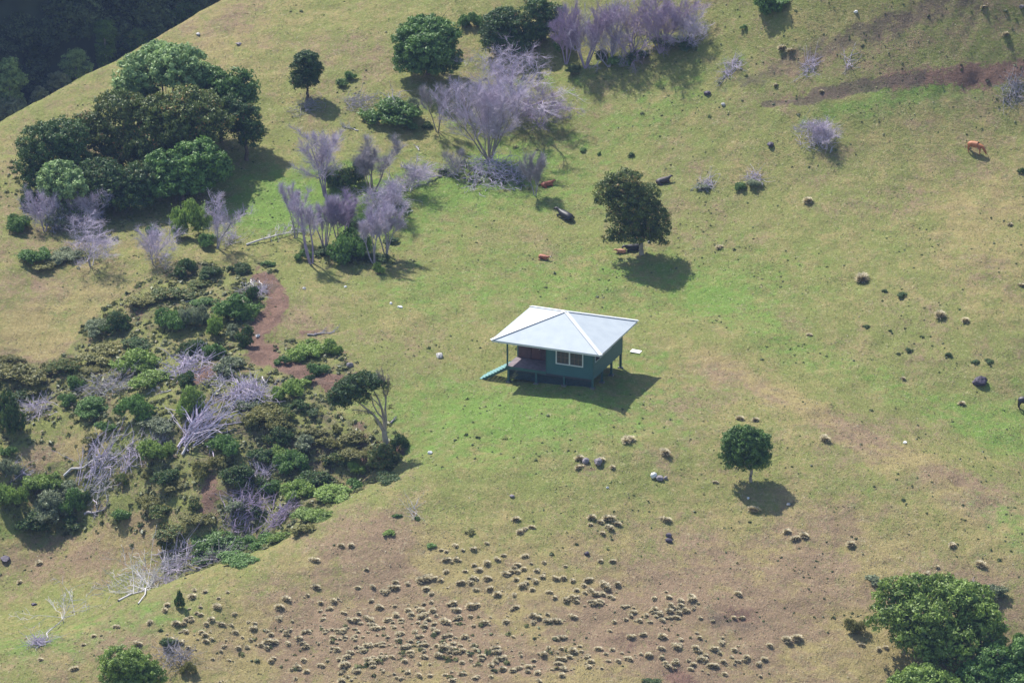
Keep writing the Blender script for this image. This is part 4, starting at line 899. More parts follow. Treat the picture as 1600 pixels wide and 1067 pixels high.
# ------------------------------------------------------------------ shrubs
BUSHES = """
610,178,84,56,mid,broad green shrub left of the twin-trunked bare tree, dead branches inside it
645,172,36,40,grey,grey-green shrub joined to the right of the broad green shrub
643,196,30,20,mid,small green shrub under the grey-green one by the twin-trunked tree
668,196,22,16,dark,dark low shrub at the foot of the twin-trunked bare tree
738,34,36,34,mid,small green shrub left of the dark trees at the top
808,76,34,16,olive,olive shrub under the dark trees at the top
880,70,30,44,mid,green shrub wedged between the dark trees and the purple row
970,96,40,26,mid,green low shrub under the middle of the purple row
1030,60,44,30,grey,grey-green shrub inside the right half of the purple row
1060,66,62,30,dark,dark bush under the broad bare purple tree at the top
1000,84,44,22,dark,dark low bush in front of the third tall purple tree
942,88,30,24,dark,dark bush between the trunks of the two tallest purple trees
896,106,34,14,dark,dark undergrowth under the leftmost tall purple tree
1198,10,46,46,mid,green shrub cut by the top edge, right of the purple trees
1220,0,40,18,mid,dark green shrub at the top edge, right of a lighter one
1163,43,12,9,mid,little round green shrub left of the shrubs at the top edge
1178,286,30,20,grey,grey-topped shrub on the right-hand hill beside a greener one
1155,292,20,16,mid,small green shrub left of the grey-topped shrub on the hill
1597,268,14,14,dark,dark shrub cut by the right edge of the photo
1410,460,22,12,dark,low dark spiky shrub on the grass right of the straw tussock
1382,454,12,7,dark,tiny dark shrub between the straw tussock and the spiky shrub
987,242,14,11,dark,small dark shrub on the grass behind the top of the leaning tree
937,240,8,8,mid,tiny shrub left of the one behind the leaning tree
912,233,18,8,mid,flat green shrub upper left of the leaning tree
1097,290,28,12,grey,small grey shrub between the lying dark brown cow and the hill shrubs
545,118,22,18,mid,upper green sapling right of the small oval tree
535,128,24,16,mid,lower sprawling sapling right of the small oval tree
693,268,18,16,dark,dark round shrub left of the fan-shaped tree's brushwood
548,392,66,70,mid,big green shrub at the front of the middle bare clump
560,345,44,36,mid,green shrub half hidden among the stems of the middle clump
620,320,34,26,grey,grey-green low shrub at the right of the middle clump
475,400,26,24,mid,small green shrub at the left foot of the middle clump
530,280,48,50,dark,leafy dark shrub between the tall pale bare tree and the flat-topped one
563,275,26,44,dark,dark climbing shrub on the left stems of the flat-topped bare tree
585,400,42,20,dark,dark low bush right of the big green shrub in the middle clump
505,392,36,22,dark,dark low bush left of the big green shrub in the middle clump
610,374,34,16,dark,dark spiky shrub at the right end of the middle clump
590,420,22,22,bright,pale green sapling in front of the middle clump
300,352,56,78,bright,bright green upright shrub right of the whitish rounded bare tree
325,378,30,30,mid,green shrub at the foot of the leaning grey bare tree
112,328,62,50,mid,green shrub under the left end of the big grove, purple twigs round it
95,348,46,44,grey,grey-green shrub in the middle of the lower left clump
58,398,56,38,mid,dark green shrub at the bottom of the lower left clump
30,350,44,36,mid,green shrub at the left side of the lower left clump
100,400,54,30,grey,low grey-green shrub right of the bottom shrub of the lower left clump
75,412,50,18,olive,low olive shrub along the bottom of the lower left clump
45,315,26,40,dark,dark shrub below the left end of the big grove
240,362,22,22,mid,small green shrub inside the whitish rounded bare tree
290,420,36,34,dark,dark bush at the top left corner of the gully
328,426,40,28,dark,dark bush at the top of the gully, second from its left corner
372,419,38,26,dark,dark bush at the top of the gully above the red soil
418,412,22,14,mid,small shrub at the top rim of the gully, right end
310,444,44,20,russet,brownish low bush under the top row of gully bushes
225,466,54,26,olive,olive bush on the upper left rim of the gully
275,457,64,26,russet,dark brownish bush right of the olive rim bush
372,486,68,54,mid,large dense green bush beside the red soil at the gully head
392,462,32,34,dark,dark bush on the upper right shoulder of the large dense bush
268,502,54,50,mid,tall thin green bush near the centre of the upper gully
303,497,44,48,grey,grey-green bush between the thin one and the light one
337,514,32,50,bright,light green narrow bush left under the large dense bush
320,472,44,24,mid,low green bush left of the large dense bush
152,512,50,36,grey,grey-green bush at the left rim of the gully
180,508,46,40,dark,dark bush at the left rim, right of the grey-green one
220,537,52,28,dark,dark low bush on the left slope of the gully
302,542,44,34,dark,dark bush above the grey log tangle in the middle gully
331,552,34,34,mid,green bush right of the dark one above the log tangle
381,530,34,44,dark,dark bush below the large dense bush, beside the soil
362,518,28,26,grey,grey bush squeezed above the dark one beside the soil
160,547,76,32,olive,wide olive bush below the left rim bushes
100,574,52,34,russet,dark brownish bush on the left edge of the gully
35,582,86,46,olive,big olive bush touching the left edge of the photo
14,560,40,24,olive,olive bush behind the big olive one at the left edge
212,566,66,46,bright,big light green bush in the middle of the gully
235,592,66,40,bright,light green bush joined below the big light one
290,598,34,34,dark,dark bush left of the orange soil patch
115,598,32,28,mid,green bush under the dark brownish left bush
150,575,40,22,olive,small olive bush between the wide olive and the big light one
142,636,60,38,mid,green bush with yellowish top, left centre of the gully
210,644,54,58,mid,dark green bush with a bright top, centre of the gully
210,628,38,22,bright,bright crown tip above the dark centre bush
297,636,50,54,bright,bright green upright bush left of the lavender brush heap
357,570,52,38,grey,dark grey-green bush right of the orange soil patch
12,655,54,84,dark,tall dark bush at the left edge of the photo
12,704,26,22,mid,green bush at the left edge under the tall dark one
32,614,38,20,dark,small dark bush under the big olive one
60,608,30,18,olive,small olive bush right of the small dark one at the left
105,627,28,26,mid,small green bush above the dry twigs at the left
250,662,56,30,grey,flat grey-green bush right of the centre bush
240,700,20,20,grey,tiny grey bush left of the bright rounded one
482,548,62,40,bright,light green bush on the right bank of the gully
520,546,36,36,bright,yellow-green bush at the right end of the right bank
442,563,26,20,mid,small green bush left of the right bank bushes
495,577,30,26,mid,small green bush under the right bank bushes
482,592,24,20,dark,small dark bush at the end of the long diagonal bush
450,612,44,38,bright,long diagonal bush, lower half, right of the lavender heap
468,598,36,26,bright,long diagonal bush, upper half, right of the lavender heap
467,633,34,24,dark,dark round bush under the long diagonal bush
488,645,30,18,dark,dark flat bush left of the wind-swept crown
412,648,64,42,olive,large olive bush in the centre right of the gully
440,662,38,28,olive,olive bush touching the lower right of the large olive one
445,645,36,24,russet,brownish bush right of the large olive one
385,632,34,24,grey,grey-green bush right under the lavender heap
435,683,42,34,dark,dark bush below the olive ones
556,682,50,26,olive,olive bush left of the wind-swept trunk
525,670,20,18,olive,little olive bush left of the one by the trunk
497,674,34,22,olive,low olive bush in line with the wind-swept trunk
508,692,34,24,olive,low olive bush under the one in line with the trunk
475,690,38,28,grey,grey-green bush in the lower right gully
452,724,58,46,mid,large dark green bush in the lower middle gully
438,704,30,22,bright,bright tuft of leaves over the large dark green bush
380,748,64,48,dark,near-black bush in the lower middle gully
355,697,52,46,mid,green bush below the grey log tangle
318,735,36,34,olive,olive bush right of the bright rounded one
345,722,30,24,olive,small olive bush left of the lower middle bushes
487,752,64,44,dark,dark wide bush in the lower right gully
558,733,30,28,bright,light green bush on the lower right rim
463,768,58,42,bright,bright green bush in front of the dark wide one
524,772,70,32,bright,pale green bush along the lower right rim
556,758,34,26,mid,green bush above the pale rim bush
492,803,60,30,bright,bright bush along the lower rim, middle
474,826,40,22,olive,olive low bush along the lower rim
525,720,40,30,russet,brownish bush between the rim and the dark wide one
560,706,50,28,olive,olive bush under the wind-swept tree, left side
598,715,62,46,russet,reddish dark bush round the foot of the wind-swept trunk
625,695,30,34,dark,dark bush right behind the wind-swept trunk
605,745,44,22,dark,dark low bush in the shadow of the wind-swept tree
410,712,36,26,dark,dark bush between the near-black one and the large green one
420,762,32,28,mid,green bush under the purple brush patch
400,800,36,26,dark,dark bush above the big spreading rim bush
345,848,86,46,mid,big spreading green bush on the lower rim of the gully
318,868,50,26,mid,lower left lobe-like bush beside the big spreading one
405,846,60,40,mid,green bush right of the big spreading one on the rim
368,872,60,24,mid,low green bush in front of the big spreading one
438,838,40,26,bright,light bush at the right end of the big spreading one
312,808,50,28,olive,dark olive bush left above the big spreading one
367,790,36,28,grey,grey-green bush above the big spreading one
247,704,58,50,bright,bright rounded bush in the left centre gully
262,742,46,32,dark,dark bush under the bright rounded one
192,748,26,22,russet,brown little bush left of the dark one
232,742,24,20,olive,small olive bush next to the brown little one
273,758,46,26,olive,olive bush lower right of the bright rounded one
234,783,46,30,olive,olive bush near the top of the brown mound
190,804,42,30,mid,green bush on the top edge of the brown mound
255,798,42,28,russet,brownish bush right of the green mound-edge one
265,826,58,30,russet,dark brownish bush at the right of the brown mound
257,852,28,22,russet,small brown bush under the dark brownish one
304,790,30,24,russet,small brownish bush in the reddish lower soil
147,686,32,22,olive,olive bush above the small bare grass knoll
168,668,34,28,mid,green bush right above the small grass knoll
220,820,12,8,dark,tiny dark shrub alone on the brown mound
68,752,58,42,bright,bright green bush in the lower left thicket
20,776,52,52,bright,bright bush at the left edge of the lower left thicket
10,735,36,36,grey,grey bush at the left edge above the lower left thicket
78,795,70,56,grey,big grey-green bush at the heart of the lower left thicket
55,818,54,40,dark,dark bush at the bottom of the lower left thicket
115,788,42,44,mid,green bush at the right of the lower left thicket
108,762,40,30,grey,grey twiggy bush behind the lower left thicket
136,778,20,24,dark,little dark bush right of the lower left thicket
110,815,40,26,dark,dark bush at the lower right of the lower left thicket
281,945,16,30,dark,small dark upright shrub alone on the lower left slope
262,1002,34,24,dark,dark weedy shrub above the lime green bushy tree
295,1045,24,26,olive,olive dry shrub right of the lime green bushy tree
1334,978,30,30,olive,small olive shrub left of the corner thicket
1558,925,40,30,grey,grey leafy bush at the top right of the corner thicket
1590,1005,30,34,mid,green bush at the right edge in the corner thicket
1365,905,34,20,grey,greyish bush at the top left of the corner thicket
672,850,20,9,mid,low green shrub among the upper tussocks
620,805,14,10,mid,small green shrub near the white twigs below the gully rim
650,808,12,9,mid,small green shrub right of the white twigs below the gully rim
609,830,22,12,bright,low bright weedy shrub below the white twigs
736,829,20,12,olive,low olive shrub in a ring of pale grass
1015,1062,26,14,dark,dark shrub at the bottom edge by the orange soil
1525,564,18,8,dark,left one of two dark low shrubs above the boulder
1546,563,20,9,dark,right one of two dark low shrubs above the boulder
1482,554,14,9,dark,small dark shrub upper left of the boulder
1419,547,14,9,dark,upper one of the small dark shrubs scattered left of the boulder
1404,552,9,5,dark,lower one of the small dark shrubs scattered left of the boulder
1355,509,13,8,dark,small dark shrub on the open right-hand grass
1391,516,8,6,dark,little round dark shrub right of the one on open grass
"""
GG = [((0, 440, 620, 900), 'bushes growing in the gully')]
for ln in BUSHES.strip().splitlines():
    a = ln.split(',', 5); u, v, w, h = [float(x) for x in a[:4]]
    grp = 'bushes growing in the gully' if (u < 640 and 405 < v < 885) else None
    bush(u, v, w, h, a[4], a[5].strip(), group=grp)

# ------------------------------------------------------------------ dead wood
for a in [(397,452,44,26,'pile of bleached sticks at the red gully head','lav',120,0), (290,570,90,34,'grey log and stick tangle left of the orange soil patch','lav',170,.8), (165,600,96,36,'grey dry twigs in the left middle of the gully','grey',170,.4),
          (55,636,60,36,'dry grey twigs near the left edge, above the small grass knoll','lav',130,.3), (385,610,80,50,'large lavender-grey heap of dead branches in mid gully','lav',330,.5), (303,672,66,60,'heap of long grey logs lying diagonally in the gully','lav',90,2.2),
          (150,728,96,34,'bleached fallen branches beside the bare grass knoll','lav',110,.9), (155,757,40,26,'small heap of white sticks under the bleached branches','pale',70,.3), (340,872,90,34,'grey dead branches in front of the big spreading bush','grey',120,.9),
          (275,880,80,30,'grey broken branches at the lower end of the gully','lav',100,.7), (390,790,96,50,'purplish dead twigs in the lower gully','purple',260,.2), (407,738,32,34,'small lavender twig clump against the near-black bush','lav',90,.1), (440,800,50,34,'purple twigs right of the lower gully twig patch','purple',140,.2),
          (768,262,130,52,'tangled brushwood heaped round the foot of the fan-shaped tree','lav',360,.3), (700,262,40,34,'grey twigs at the left end of the brushwood','grey',90,.1), (815,268,50,34,'grey twigs at the right end of the brushwood','grey',120,.1),
          (620,292,60,34,'grey broken branches right of the flat-topped bare tree','lav',120,.4), (595,305,70,40,'dead branch tangle in the middle clump','lav',160,.3), (560,160,60,22,'grey fallen twigs left of the broad green shrub','grey',120,.4), (615,160,44,20,'dead grey branches inside the broad green shrub','lav',90,.3),
          (1145,103,30,20,'small grey brush clump on the hill top right of the purple trees','lav',110,0), (1267,102,32,16,'grey brush clump near the tan tussock pair','lav',90,0), (1325,97,12,10,'tiny grey brush clump on the upper hill','lav',30,0), (1275,208,60,26,'grey brush lying round the bare shrub on the hill','lav',130,.1),
          (1582,140,44,22,'grey brush heap with dark soil at the right edge','grey',130,.3), (1178,276,34,16,'grey dry twigs over the hill shrub pair','lav',70,0), (1105,286,34,14,'thin grey twigs beside the small grey shrub','lav',70,0), (1132,118,14,8,'tiny twig clump under the small grey brush clump','lav',26,0),
          (60,1000,34,24,'round grey dead bush in the green hollow, lower left','lav',130,0), (243,690,36,22,'bluish grey twigs left of the log heap','grey',90,0), (262,905,36,20,'small grey twig clump beyond the antler-like branches','lav',70,0), (1517,928,22,14,'dry twigs at the top of the corner thicket','lav',60,0), (1532,952,24,20,'dry grey twigs inside the corner thicket','lav',70,0),
          (648,797,16,12,'few white twigs below the gully rim','pale',26,0), (272,1020,56,44,'dry grey-brown brush right of the lime green bushy tree','grey',150,0), (480,165,70,20,'grey ground twigs below the small oval tree','grey',110,.1), (205,705,50,22,'grey dry brush behind the small grass knoll','lav',100,.3),(60,320,40,46,'purple dry brush at the left foot of the big grove','purple',140,.1),
          (362,372,30,26,'grey dry branches right of the leaning bare tree','lav',60,.2), (130,385,60,30,'grey twigs under the crooked whitish tree','lav',90,0), (330,590,50,20,'grey sticks by the orange soil patch','lav',60,.2), (30,735,50,16,'grey dry brush along the left of the small grass knoll','lav',60,.1)]:
    brush(a[0], a[1], a[2], a[3], a[4], a[5], int(a[6]*.75), big=a[7], ang=(R(55) if 'diagonally' in a[4] else R(40) if 'bleached fallen' in a[4] else None))
for a in [(385,384,462,366,'pale fallen tree lying left of the middle bare clump','pale',.10,3), (690,277,640,290,'long fallen trunk right of the middle clump, pointing at the fan-shaped tree','grey',.10,2), (645,330,612,345,'thin pale fallen branch at the right of the middle clump','pale',.05,2),
          (655,268,630,262,'white broken limb over the long fallen trunk','pale',.09,2), (560,205,535,198,'small white fallen branch below the ground twigs','pale',.06,2), (655,236,648,228,'little white fork of wood on the grass','pale',.06,1),
          (185,940,240,908,'antler-like bleached fallen branch in the green hollow','pale',.10,5), (216,944,240,915,'second bleached branch crossing the antler-like one','pale',.06,3), (75,998,110,962,'thin bleached branch curving above the round dead bush','pale',.055,2), (262,890,300,868,'grey fallen limb reaching from the lower end of the gully','pale',.08,3),
          (285,712,330,660,'long straight bleached log across the log heap','pale',.12,1), (278,700,318,655,'second long log beside the long straight one','lav',.10,1), (272,650,262,668,'short pale log above the log heap','pale',.08,1), (100,745,178,706,'long bleached trunk beside the small grass knoll','pale',.11,3), (132,805,166,794,'dark weathered log on the top edge of the brown mound','grey',.12,1),
          (160,615,205,606,'pale log in the grey dry twigs','pale',.07,2), (282,575,318,556,'straight pale log above the orange soil patch','pale',.09,2), (405,440,412,455,'white standing snag at the red gully head','pale',.07,2), (392,438,396,452,'white stub beside the standing snag','pale',.06,1), (410,590,415,602,'white broken stem on top of the lavender heap','pale',.08,2),
          (385,640,372,660,'forked white branch under the lavender heap','pale',.06,3), (480,524,522,520,'dark log along the top of the right bank','grey',.08,1), (340,612,352,596,'bent white branch by the dark grey-green bush','pale',.05,3), (330,880,372,862,'white limb sticking out of the big spreading bush','pale',.06,3), (610,662,618,655,'small pale stump on the grass by the wind-swept tree','grey',.08,1),
          (290,473,302,470,'short white stick under the thin green bush','pale',.05,1), (1297,240,1300,232,'pale broken stick below the bare shrub on the hill','pale',.06,1), (255,560,240,575,'pale leaning stick between the light green bushes','pale',.05,1), (268,610,240,612,'low pale branch under the light green bush','pale',.06,2), (118,650,135,640,'thin white branch left of the yellowish-topped bush','pale',.05,2)]:
    fallen(a[0], a[1], a[2], a[3], a[4], a[5], a[6], a[7])

# ------------------------------------------------------------------ tussocks
straw = leafmat('straw_grass', (.20, .17, .085), (.48, .41, .25), (.58, .51, .33), .06)
def tussock_mesh(seed):
    rng = np.random.RandomState(seed); n = 420; a = rng.rand(n)*6.283; t = np.minimum(np.abs(rng.randn(n))*.60, 1.2); k = rng.randint(0, 3, n)
    off = rng.randn(3, 2)*.11; base = np.stack([off[k, 0] + np.cos(a)*.09*rng.rand(n), off[k, 1] + np.sin(a)*.09*rng.rand(n), np.zeros(n)], 1)
    L = rng.uniform(.34, .52, n)*(1 - .25*(t/1.2)**2); d = np.stack([np.cos(a)*np.sin(t) + .10, np.sin(a)*np.sin(t) - .12, np.cos(t)], 1)
    mid = base + d*L[:, None]*.62; d2 = d + np.stack([np.cos(a)*.35, np.sin(a)*.35, -.45*np.ones(n)], 1); d2 /= np.linalg.norm(d2, axis=1)[:, None]
    tip = mid + d2*L[:, None]*.5; side = np.stack([-np.sin(a), np.cos(a), np.zeros(n)], 1)*.026
    V = np.stack([base-side, base+side, mid+side, mid-side, mid-side, mid+side, tip+side*.3, tip-side*.3], 1).reshape(-1, 3)
    F = np.arange(8*n).reshape(n, 8); F = np.concatenate([F[:, :4], F[:, 4:]])
    v = rng.rand(n); vv = np.concatenate([v*.5+.15, np.clip(v*.5+.5, 0, 1)])
    return leaf_mesh('tussock', (V, F, vv), straw)
TM = [tussock_mesh(i) for i in range(6)]
def tussock(u, v, w, label, group=None, k=0):
    p = ground(u, v); s = pxm(p); W_ = w/s/.80*random.Random(int(u*7+v)).uniform(.75, 1.1)
    o = obj('grass_tussock', TM[k % 6], loc=p - np.array([0, 0, .04]), rot=(0, 0, (u*3.1+v) % 6.28), sc=(W_, W_*.85, W_*.72)); tag(o, label, 'grass tussock', group)
for k, a in enumerate([(1222,78,18,'straw tussock on the upper hill, left of a touching pair'), (1237,81,15,'straw tussock on the upper hill, right of a touching pair'), (1212,134,10,'small tussock above the dark soil streak, left end'), (1283,144,10,'small yellow tussock inside the dark soil streak'),
     (1536,12,13,'grey-green tussock near the top right corner'), (1571,55,17,'round tussock near the top right, right of the bare hill'), (1262,316,18,'dark-based tussock on the green slope of the right hill'), (1124,388,13,'tussock just right of the leaning tree'), (1345,438,24,'broad straw tussock on the open right-hand grass'),
     (1578,352,12,'tussock near the right edge, halfway up the hill'), (1597,447,10,'tussock cut by the right edge'), (1468,494,20,'left tussock of two in the right-hand grass'), (1508,502,16,'right tussock of two in the right-hand grass'), (1264,524,9,'small tussock at the bottom of the hill, left part'), (1412,592,10,'small tussock in the dip behind the spur'),
     (1502,632,17,'tussock between the boulder and the spur crest'), (1288,688,18,'pale tall tussock on the spur crest'), (1155,655,15,'left dark tussock above the small round tree'), (1180,657,14,'right tussock above the small round tree'), (982,690,18,'tussock below the house, left of the pale one'), (1037,709,19,'pale tussock below the house'),
     (905,718,15,'reddish tussock at the top of the rock cluster'), (903,731,12,'small tussock at the left bottom of the rock cluster'), (938,720,18,'grey tussock over the upright stone of the rock cluster'), (957,731,10,'small tussock right of the rock cluster'), (1117,754,10,'small tussock left of the small round tree'),
     (1178,797,20,'tussock just under the shadow of the small round tree'), (1229,832,17,'left tussock of a trio on the lower right slope'), (1245,842,15,'middle tussock of a trio on the lower right slope'), (1257,838,17,'right tussock of a trio on the lower right slope'), (1329,852,16,'lone tussock right of the trio'), (1486,852,14,'lone tussock on the far right slope'),
     (1533,883,17,'pale tussock above the corner thicket'), (1464,886,9,'tiny tussock left of the one above the corner thicket'), (1447,898,14,'tussock at the upper edge of the corner thicket'), (1228,1000,18,'left pale tussock of a group by the small olive shrub'), (1245,998,18,'right pale tussock of a group by the small olive shrub'),
     (1345,1008,10,'left tussock under the small olive shrub'), (1372,1014,13,'middle tussock under the small olive shrub'), (1384,1012,12,'right tussock under the small olive shrub'), (1041,814,15,'pale tussock above the two dark stones'), (806,812,14,'pale tussock upper left of a row of three'), (812,832,14,'left tussock of a row of three'), (820,828,13,'middle tussock of a row of three'), (831,824,14,'right tussock of a row of three'),
     (924,810,16,'top left tussock of a ring of seven'), (948,811,17,'top tussock of a ring of seven'), (937,816,13,'middle tussock of a ring of seven'), (922,820,12,'left tussock of a ring of seven'), (950,825,14,'lower tussock of a ring of seven'), (963,820,14,'right tussock of a ring of seven'), (941,834,13,'bottom tussock of a ring of seven'),
     (492,877,17,'long-leaved tussock alone right below the gully'), (532,853,14,'left of the two tussocks just under the gully rim'), (548,853,15,'right of the two tussocks just under the gully rim'), (59,880,14,'green-based tussock alone on the brown mound'), (31,910,11,'small greenish tussock at the left of the brown mound'), (63,1031,12,'tussock alone near the lower left corner'), (118,1045,13,'tussock between the corner and the lime green tree'), (40,998,8,'tiny tussock beside the round dead bush'),
     (146,994,10,'tussock at the edge of the green hollow'), (181,980,11,'pale tussock on the crest above the green hollow'), (115,957,8,'tiny tussock in the green hollow')]):
    tussock(a[0], a[1], a[2], a[3], None, k)
# the rest: too alike to tell apart
rng = np.random.RandomState(21); pts = []
# tussocks seen one by one, then fields of them
fixed = [(697,862),(710,853),(698,876),(705,878),(698,893),(726,893),(722,910),(738,903),(718,911),(760,905),(764,903),(790,898),(806,906),(834,908),(808,883),(803,888),(776,875),(760,880),(748,892),(744,921),(764,920),(776,930),(804,929),(657,908),(664,906),(670,904),(678,904),(688,907),(636,913),(617,910),(597,924),(604,926),(581,917),
 (572,890),(618,920),(494,918),(436,950),(437,967),(452,986),(466,998),(572,967),(580,967),(593,950),(584,977),(617,962),(708,943),(714,955),(676,955),(734,948),(697,972),(715,968),(735,964),(754,973),(790,972),(800,953),(834,973),(802,995),(726,995),(638,1010),(660,1015),(740,1009),(693,1011),(775,1014),(717,1020),
 (418,1003),(430,1003),(423,1033),(500,1040),(535,1040),(478,1050),(455,1046),(462,1060),(533,1065),(636,1050),(655,1055),(705,1050),(720,1053),(780,1030),(785,1046),(806,1047),(786,1028),(824,1049),(842,1063),(805,950),(840,966),(856,970),(866,903),(866,934),(883,938),(893,932),(900,940),(940,912),(938,941),(926,941),(946,919),(957,935),(964,913),(857,926),(956,877),(938,877),
 (896,935),(868,905),(880,906),(893,907),(918,907),(935,940),(936,944),(952,933),(855,960),(870,970),(930,943),(832,963),(895,965),(1047,945),(1060,958),(1080,936),(1024,958),(1045,955),(1030,960),(1152,928),(1146,965),(986,994),(1005,992),(1034,995),(1056,1012),(1062,1008),(1086,1013),(1090,1017),(1110,1040),(1130,1034),(1042,1040),(905,1010),(895,1018),(878,996),(868,998),(908,1018),
 (304,922),(320,925),(341,935),(340,948),(258,954),(307,958),(235,972),(290,968),(275,975),(288,987),(265,1000),(287,974),(344,975),(367,988),(321,1002),(350,1010),(385,1010),(300,933),(215,1007),(130,1008)]
for (u, v) in fixed: pts.append((u, v, rng.uniform(9, 16)))
fields = [(500,990,70,20,24), (560,1000,60,30,34), (640,985,60,24,30), (700,1000,60,30,20), (560,1040,70,18,26), (650,960,40,12,10), (360,1015,60,26,18), (330,960,40,24,10), (760,880,40,26,14), (930,935,30,14,10), (800,1040,60,16,12), (1100,1020,70,24,16), (1040,955,50,14,9), (880,1040,40,16,8)]
for (cu, cv, ru, rv, n) in fields:
    for _ in range(n): pts.append((cu + rng.randn()*ru*.7, cv + rng.randn()*rv*.7, rng.uniform(6, 12)))
pts = [q for q in pts if 0 < q[0] < 1600 and 840 < q[1] < 1066]
def unseen_bush(u, v): return 1350 < u < 1600 and v > 900
pts = [q for q in pts if not unseen_bush(q[0], q[1])]; more = pts[238:]; pts = pts[:238]
for k, (u, v, w) in enumerate(pts):
    tussock(u, v, w, 'straw-coloured grass tussock, one of the many dotting the brownish lower slope', 'tussocks dotting the lower slope', k)

for (cu, cv, ru, rv, n) in [(560,1000,120,40,50), (700,960,100,40,34), (680,1030,150,26,40), (1040,960,110,30,40), (900,1030,110,26,40), (1100,1030,90,26,30), (330,1000,60,30,20), (840,900,60,20,20), (500,940,60,20,14)]:
    for _ in range(n): more.append((cu + rng.randn()*ru*.6, cv + rng.randn()*rv*.6, 4 + 9*rng.rand()**1.6))
V_ = []; va_ = []
base = [(np.array([list(v.co) for v in m_.vertices]), np.array([x.value for x in m_.attributes['var'].data])) for m_ in TM]
fidx = np.array([list(f.vertices) for f in TM[0].polygons]); Fs = []
for k, (u, v, w) in enumerate(more):
    if not (0 < u < 1350 and 845 < v < 1066): continue
    p = ground(u, v); sc_ = w/pxm(p)/.84; co, va = base[k % 6]; a = k*1.3; ca_, sa_ = math.cos(a), math.sin(a)
    q = co * sc_ * np.array([1, 1, .75]); q = np.stack([q[:, 0]*ca_ - q[:, 1]*sa_, q[:, 0]*sa_ + q[:, 1]*ca_, q[:, 2] - .03], 1) + p
    Fs.append(fidx + len(V_)*len(co)); V_.append(q); va_.append(va)
tag(obj('small_tussocks', leaf_mesh('small_tussocks', (np.concatenate(V_), np.concatenate(Fs), np.concatenate(va_)), straw)), kind='stuff')
# ------------------------------------------------------------------ weeds, dung-dark specks and grass (nobody could count them)
def scatter(n, dens, seed):
    rng = np.random.RandomState(seed); X = rng.uniform(-64, 62, n); Y = rng.uniform(-50, 100, n); k = rng.rand(n) < dens(X, Y)
    X, Y = X[k], Y[k]; return X, Y, hzv(X, Y), rng
zi = lambda X, Y, c: zone[np.clip(np.searchsorted(gy, Y), 0, len(gy)-1), np.clip(np.searchsorted(gx, X), 0, len(gx)-1), c]
def outside_house(X, Y):
    dx = X-HX; dy = Y-HY; a = dx*A2[0]+dy*A2[1]; b = dx*B2[0]+dy*B2[1]; return (abs(a) > 4.6) | (abs(b) > 4.2)
def tufts(X, Y, Z, rng, size, m, flat=1.0):
    n = len(X); P = np.repeat(np.stack([X, Y, Z], 1), m, 0); s = np.repeat(size, m)
    D = rng.randn(n*m, 3); D[:, 2] = abs(D[:, 2]) + .2; D /= np.linalg.norm(D, axis=1)[:, None]
    C = P + D * s[:, None] * rng.uniform(.3, 1, n*m)[:, None] * np.array([1, 1, .7*flat]); var = np.clip(np.repeat(rng.rand(n), m)*.7 + rng.rand(n*m)*.3, 0, 1)
    t = rng.randn(n*m, 3); b = np.cross(D, t); b /= np.linalg.norm(b, axis=1)[:, None]; t = np.cross(b, D)
    L = (s*rng.uniform(.5, .9, n*m))[:, None]; V = np.stack([C-t*L, C+b*L*.45, C+t*L, C-b*L*.45], 1).reshape(-1, 3)
    return V, np.arange(4*n*m).reshape(-1, 4), var
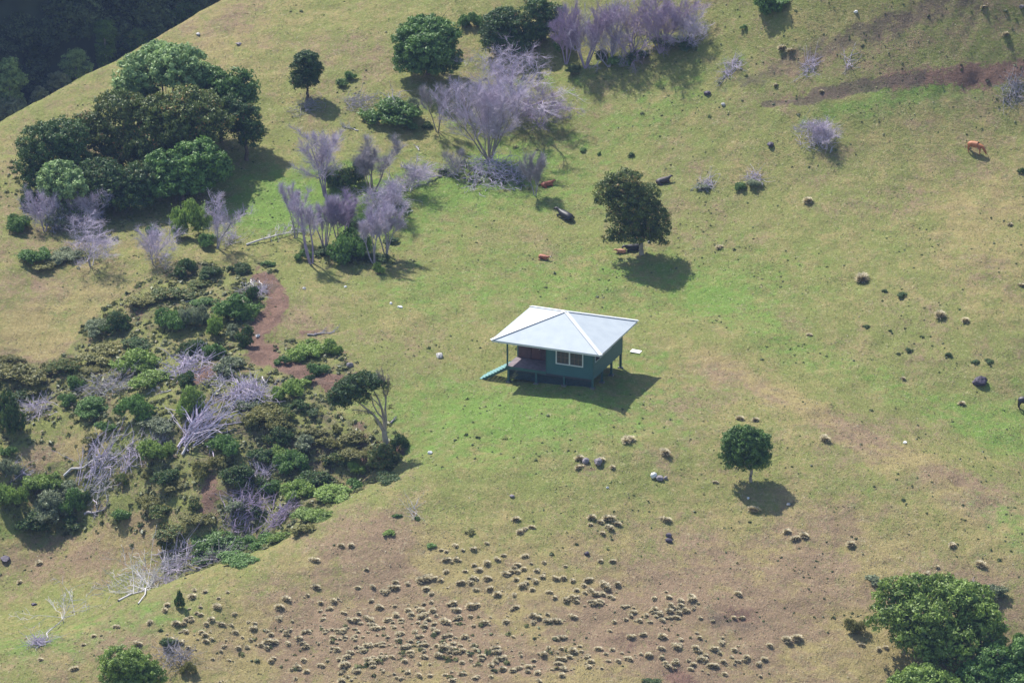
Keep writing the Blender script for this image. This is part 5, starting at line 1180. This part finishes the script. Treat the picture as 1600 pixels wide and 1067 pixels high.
# weeds cling to hollows and to the grazed right-hand hill
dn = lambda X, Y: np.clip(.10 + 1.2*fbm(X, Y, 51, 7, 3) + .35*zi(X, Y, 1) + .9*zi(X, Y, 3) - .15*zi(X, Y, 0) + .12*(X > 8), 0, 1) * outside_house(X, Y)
X, Y, Z, rg = scatter(15000, dn, 61)
tag(obj('weeds', leaf_mesh('weeds', tufts(X, Y, Z, rg, rg.uniform(.05, .17, len(X))*np.where(rg.rand(len(X)) < .06, 1.7, 1), 9), leafmat('weed_leaves', (.06, .085, .03), (.12, .15, .05)))), kind='stuff')
dn2 = lambda X, Y: np.clip(zi(X, Y, 3)*1.1 - np.maximum(0, zi(X, Y, 2)-.35)*1.0 - .05, 0, 1)*(X < 4)*.62
X, Y, Z, rg = scatter(190000, dn2, 62)
tag(obj('undergrowth', leaf_mesh('undergrowth', tufts(X, Y, Z, rg, rg.uniform(.08, .40, len(X)), 10), leafmat('undergrowth_leaves', (.075, .092, .032), (.20, .21, .075), (.22, .16, .09)))), kind='stuff')
dn3 = lambda X, Y: (.35 + .65*np.clip(.5 + 1.6*fbm(X, Y, 71, 5, 3), 0, 1)) * outside_house(X, Y) * (1-.8*zi(X, Y, 2))
X, Y, Z, rg = scatter(150000, dn3, 63)
g_d = zi(X, Y, 0); g_l = zi(X, Y, 1)
for nm, sel, c1, c2 in (('grass', (rg.rand(len(X)) > g_d + .1), (.12, .165, .035), (.24, .285, .085)), ('dry_grass', None, (.24, .20, .10), (.36, .31, .18))):
    if sel is None: sel = ~prev
    prev = sel; n_ = int(sel.sum())
    tag(obj(nm, leaf_mesh(nm, tufts(X[sel], Y[sel], Z[sel]-.02, rg, rg.uniform(.05, .12, n_), 3, 1.2), leafmat(nm + '_blades', c1, c2, None, .2))), kind='stuff')
rg = np.random.RandomState(5)

# ------------------------------------------------------------------ the air
hb = MB().box(-420, 420, -330, 470, -85, 200).build('haze', None); tag(hb, kind='stuff')
hm = bpy.data.materials.new('haze'); hm.use_nodes = True; hn = hm.node_tree.nodes; hn.clear()
ho = hn.new('ShaderNodeOutputMaterial'); hv = hn.new('ShaderNodeVolumePrincipled'); hv.inputs['Color'].default_value = (.42, .58, 1.0, 1)
hv.inputs['Density'].default_value = .00012; hv.inputs['Anisotropy'].default_value = .0
hm.node_tree.links.new(hv.outputs[0], ho.inputs['Volume']); hb.data.materials.clear(); hb.data.materials.append(hm)
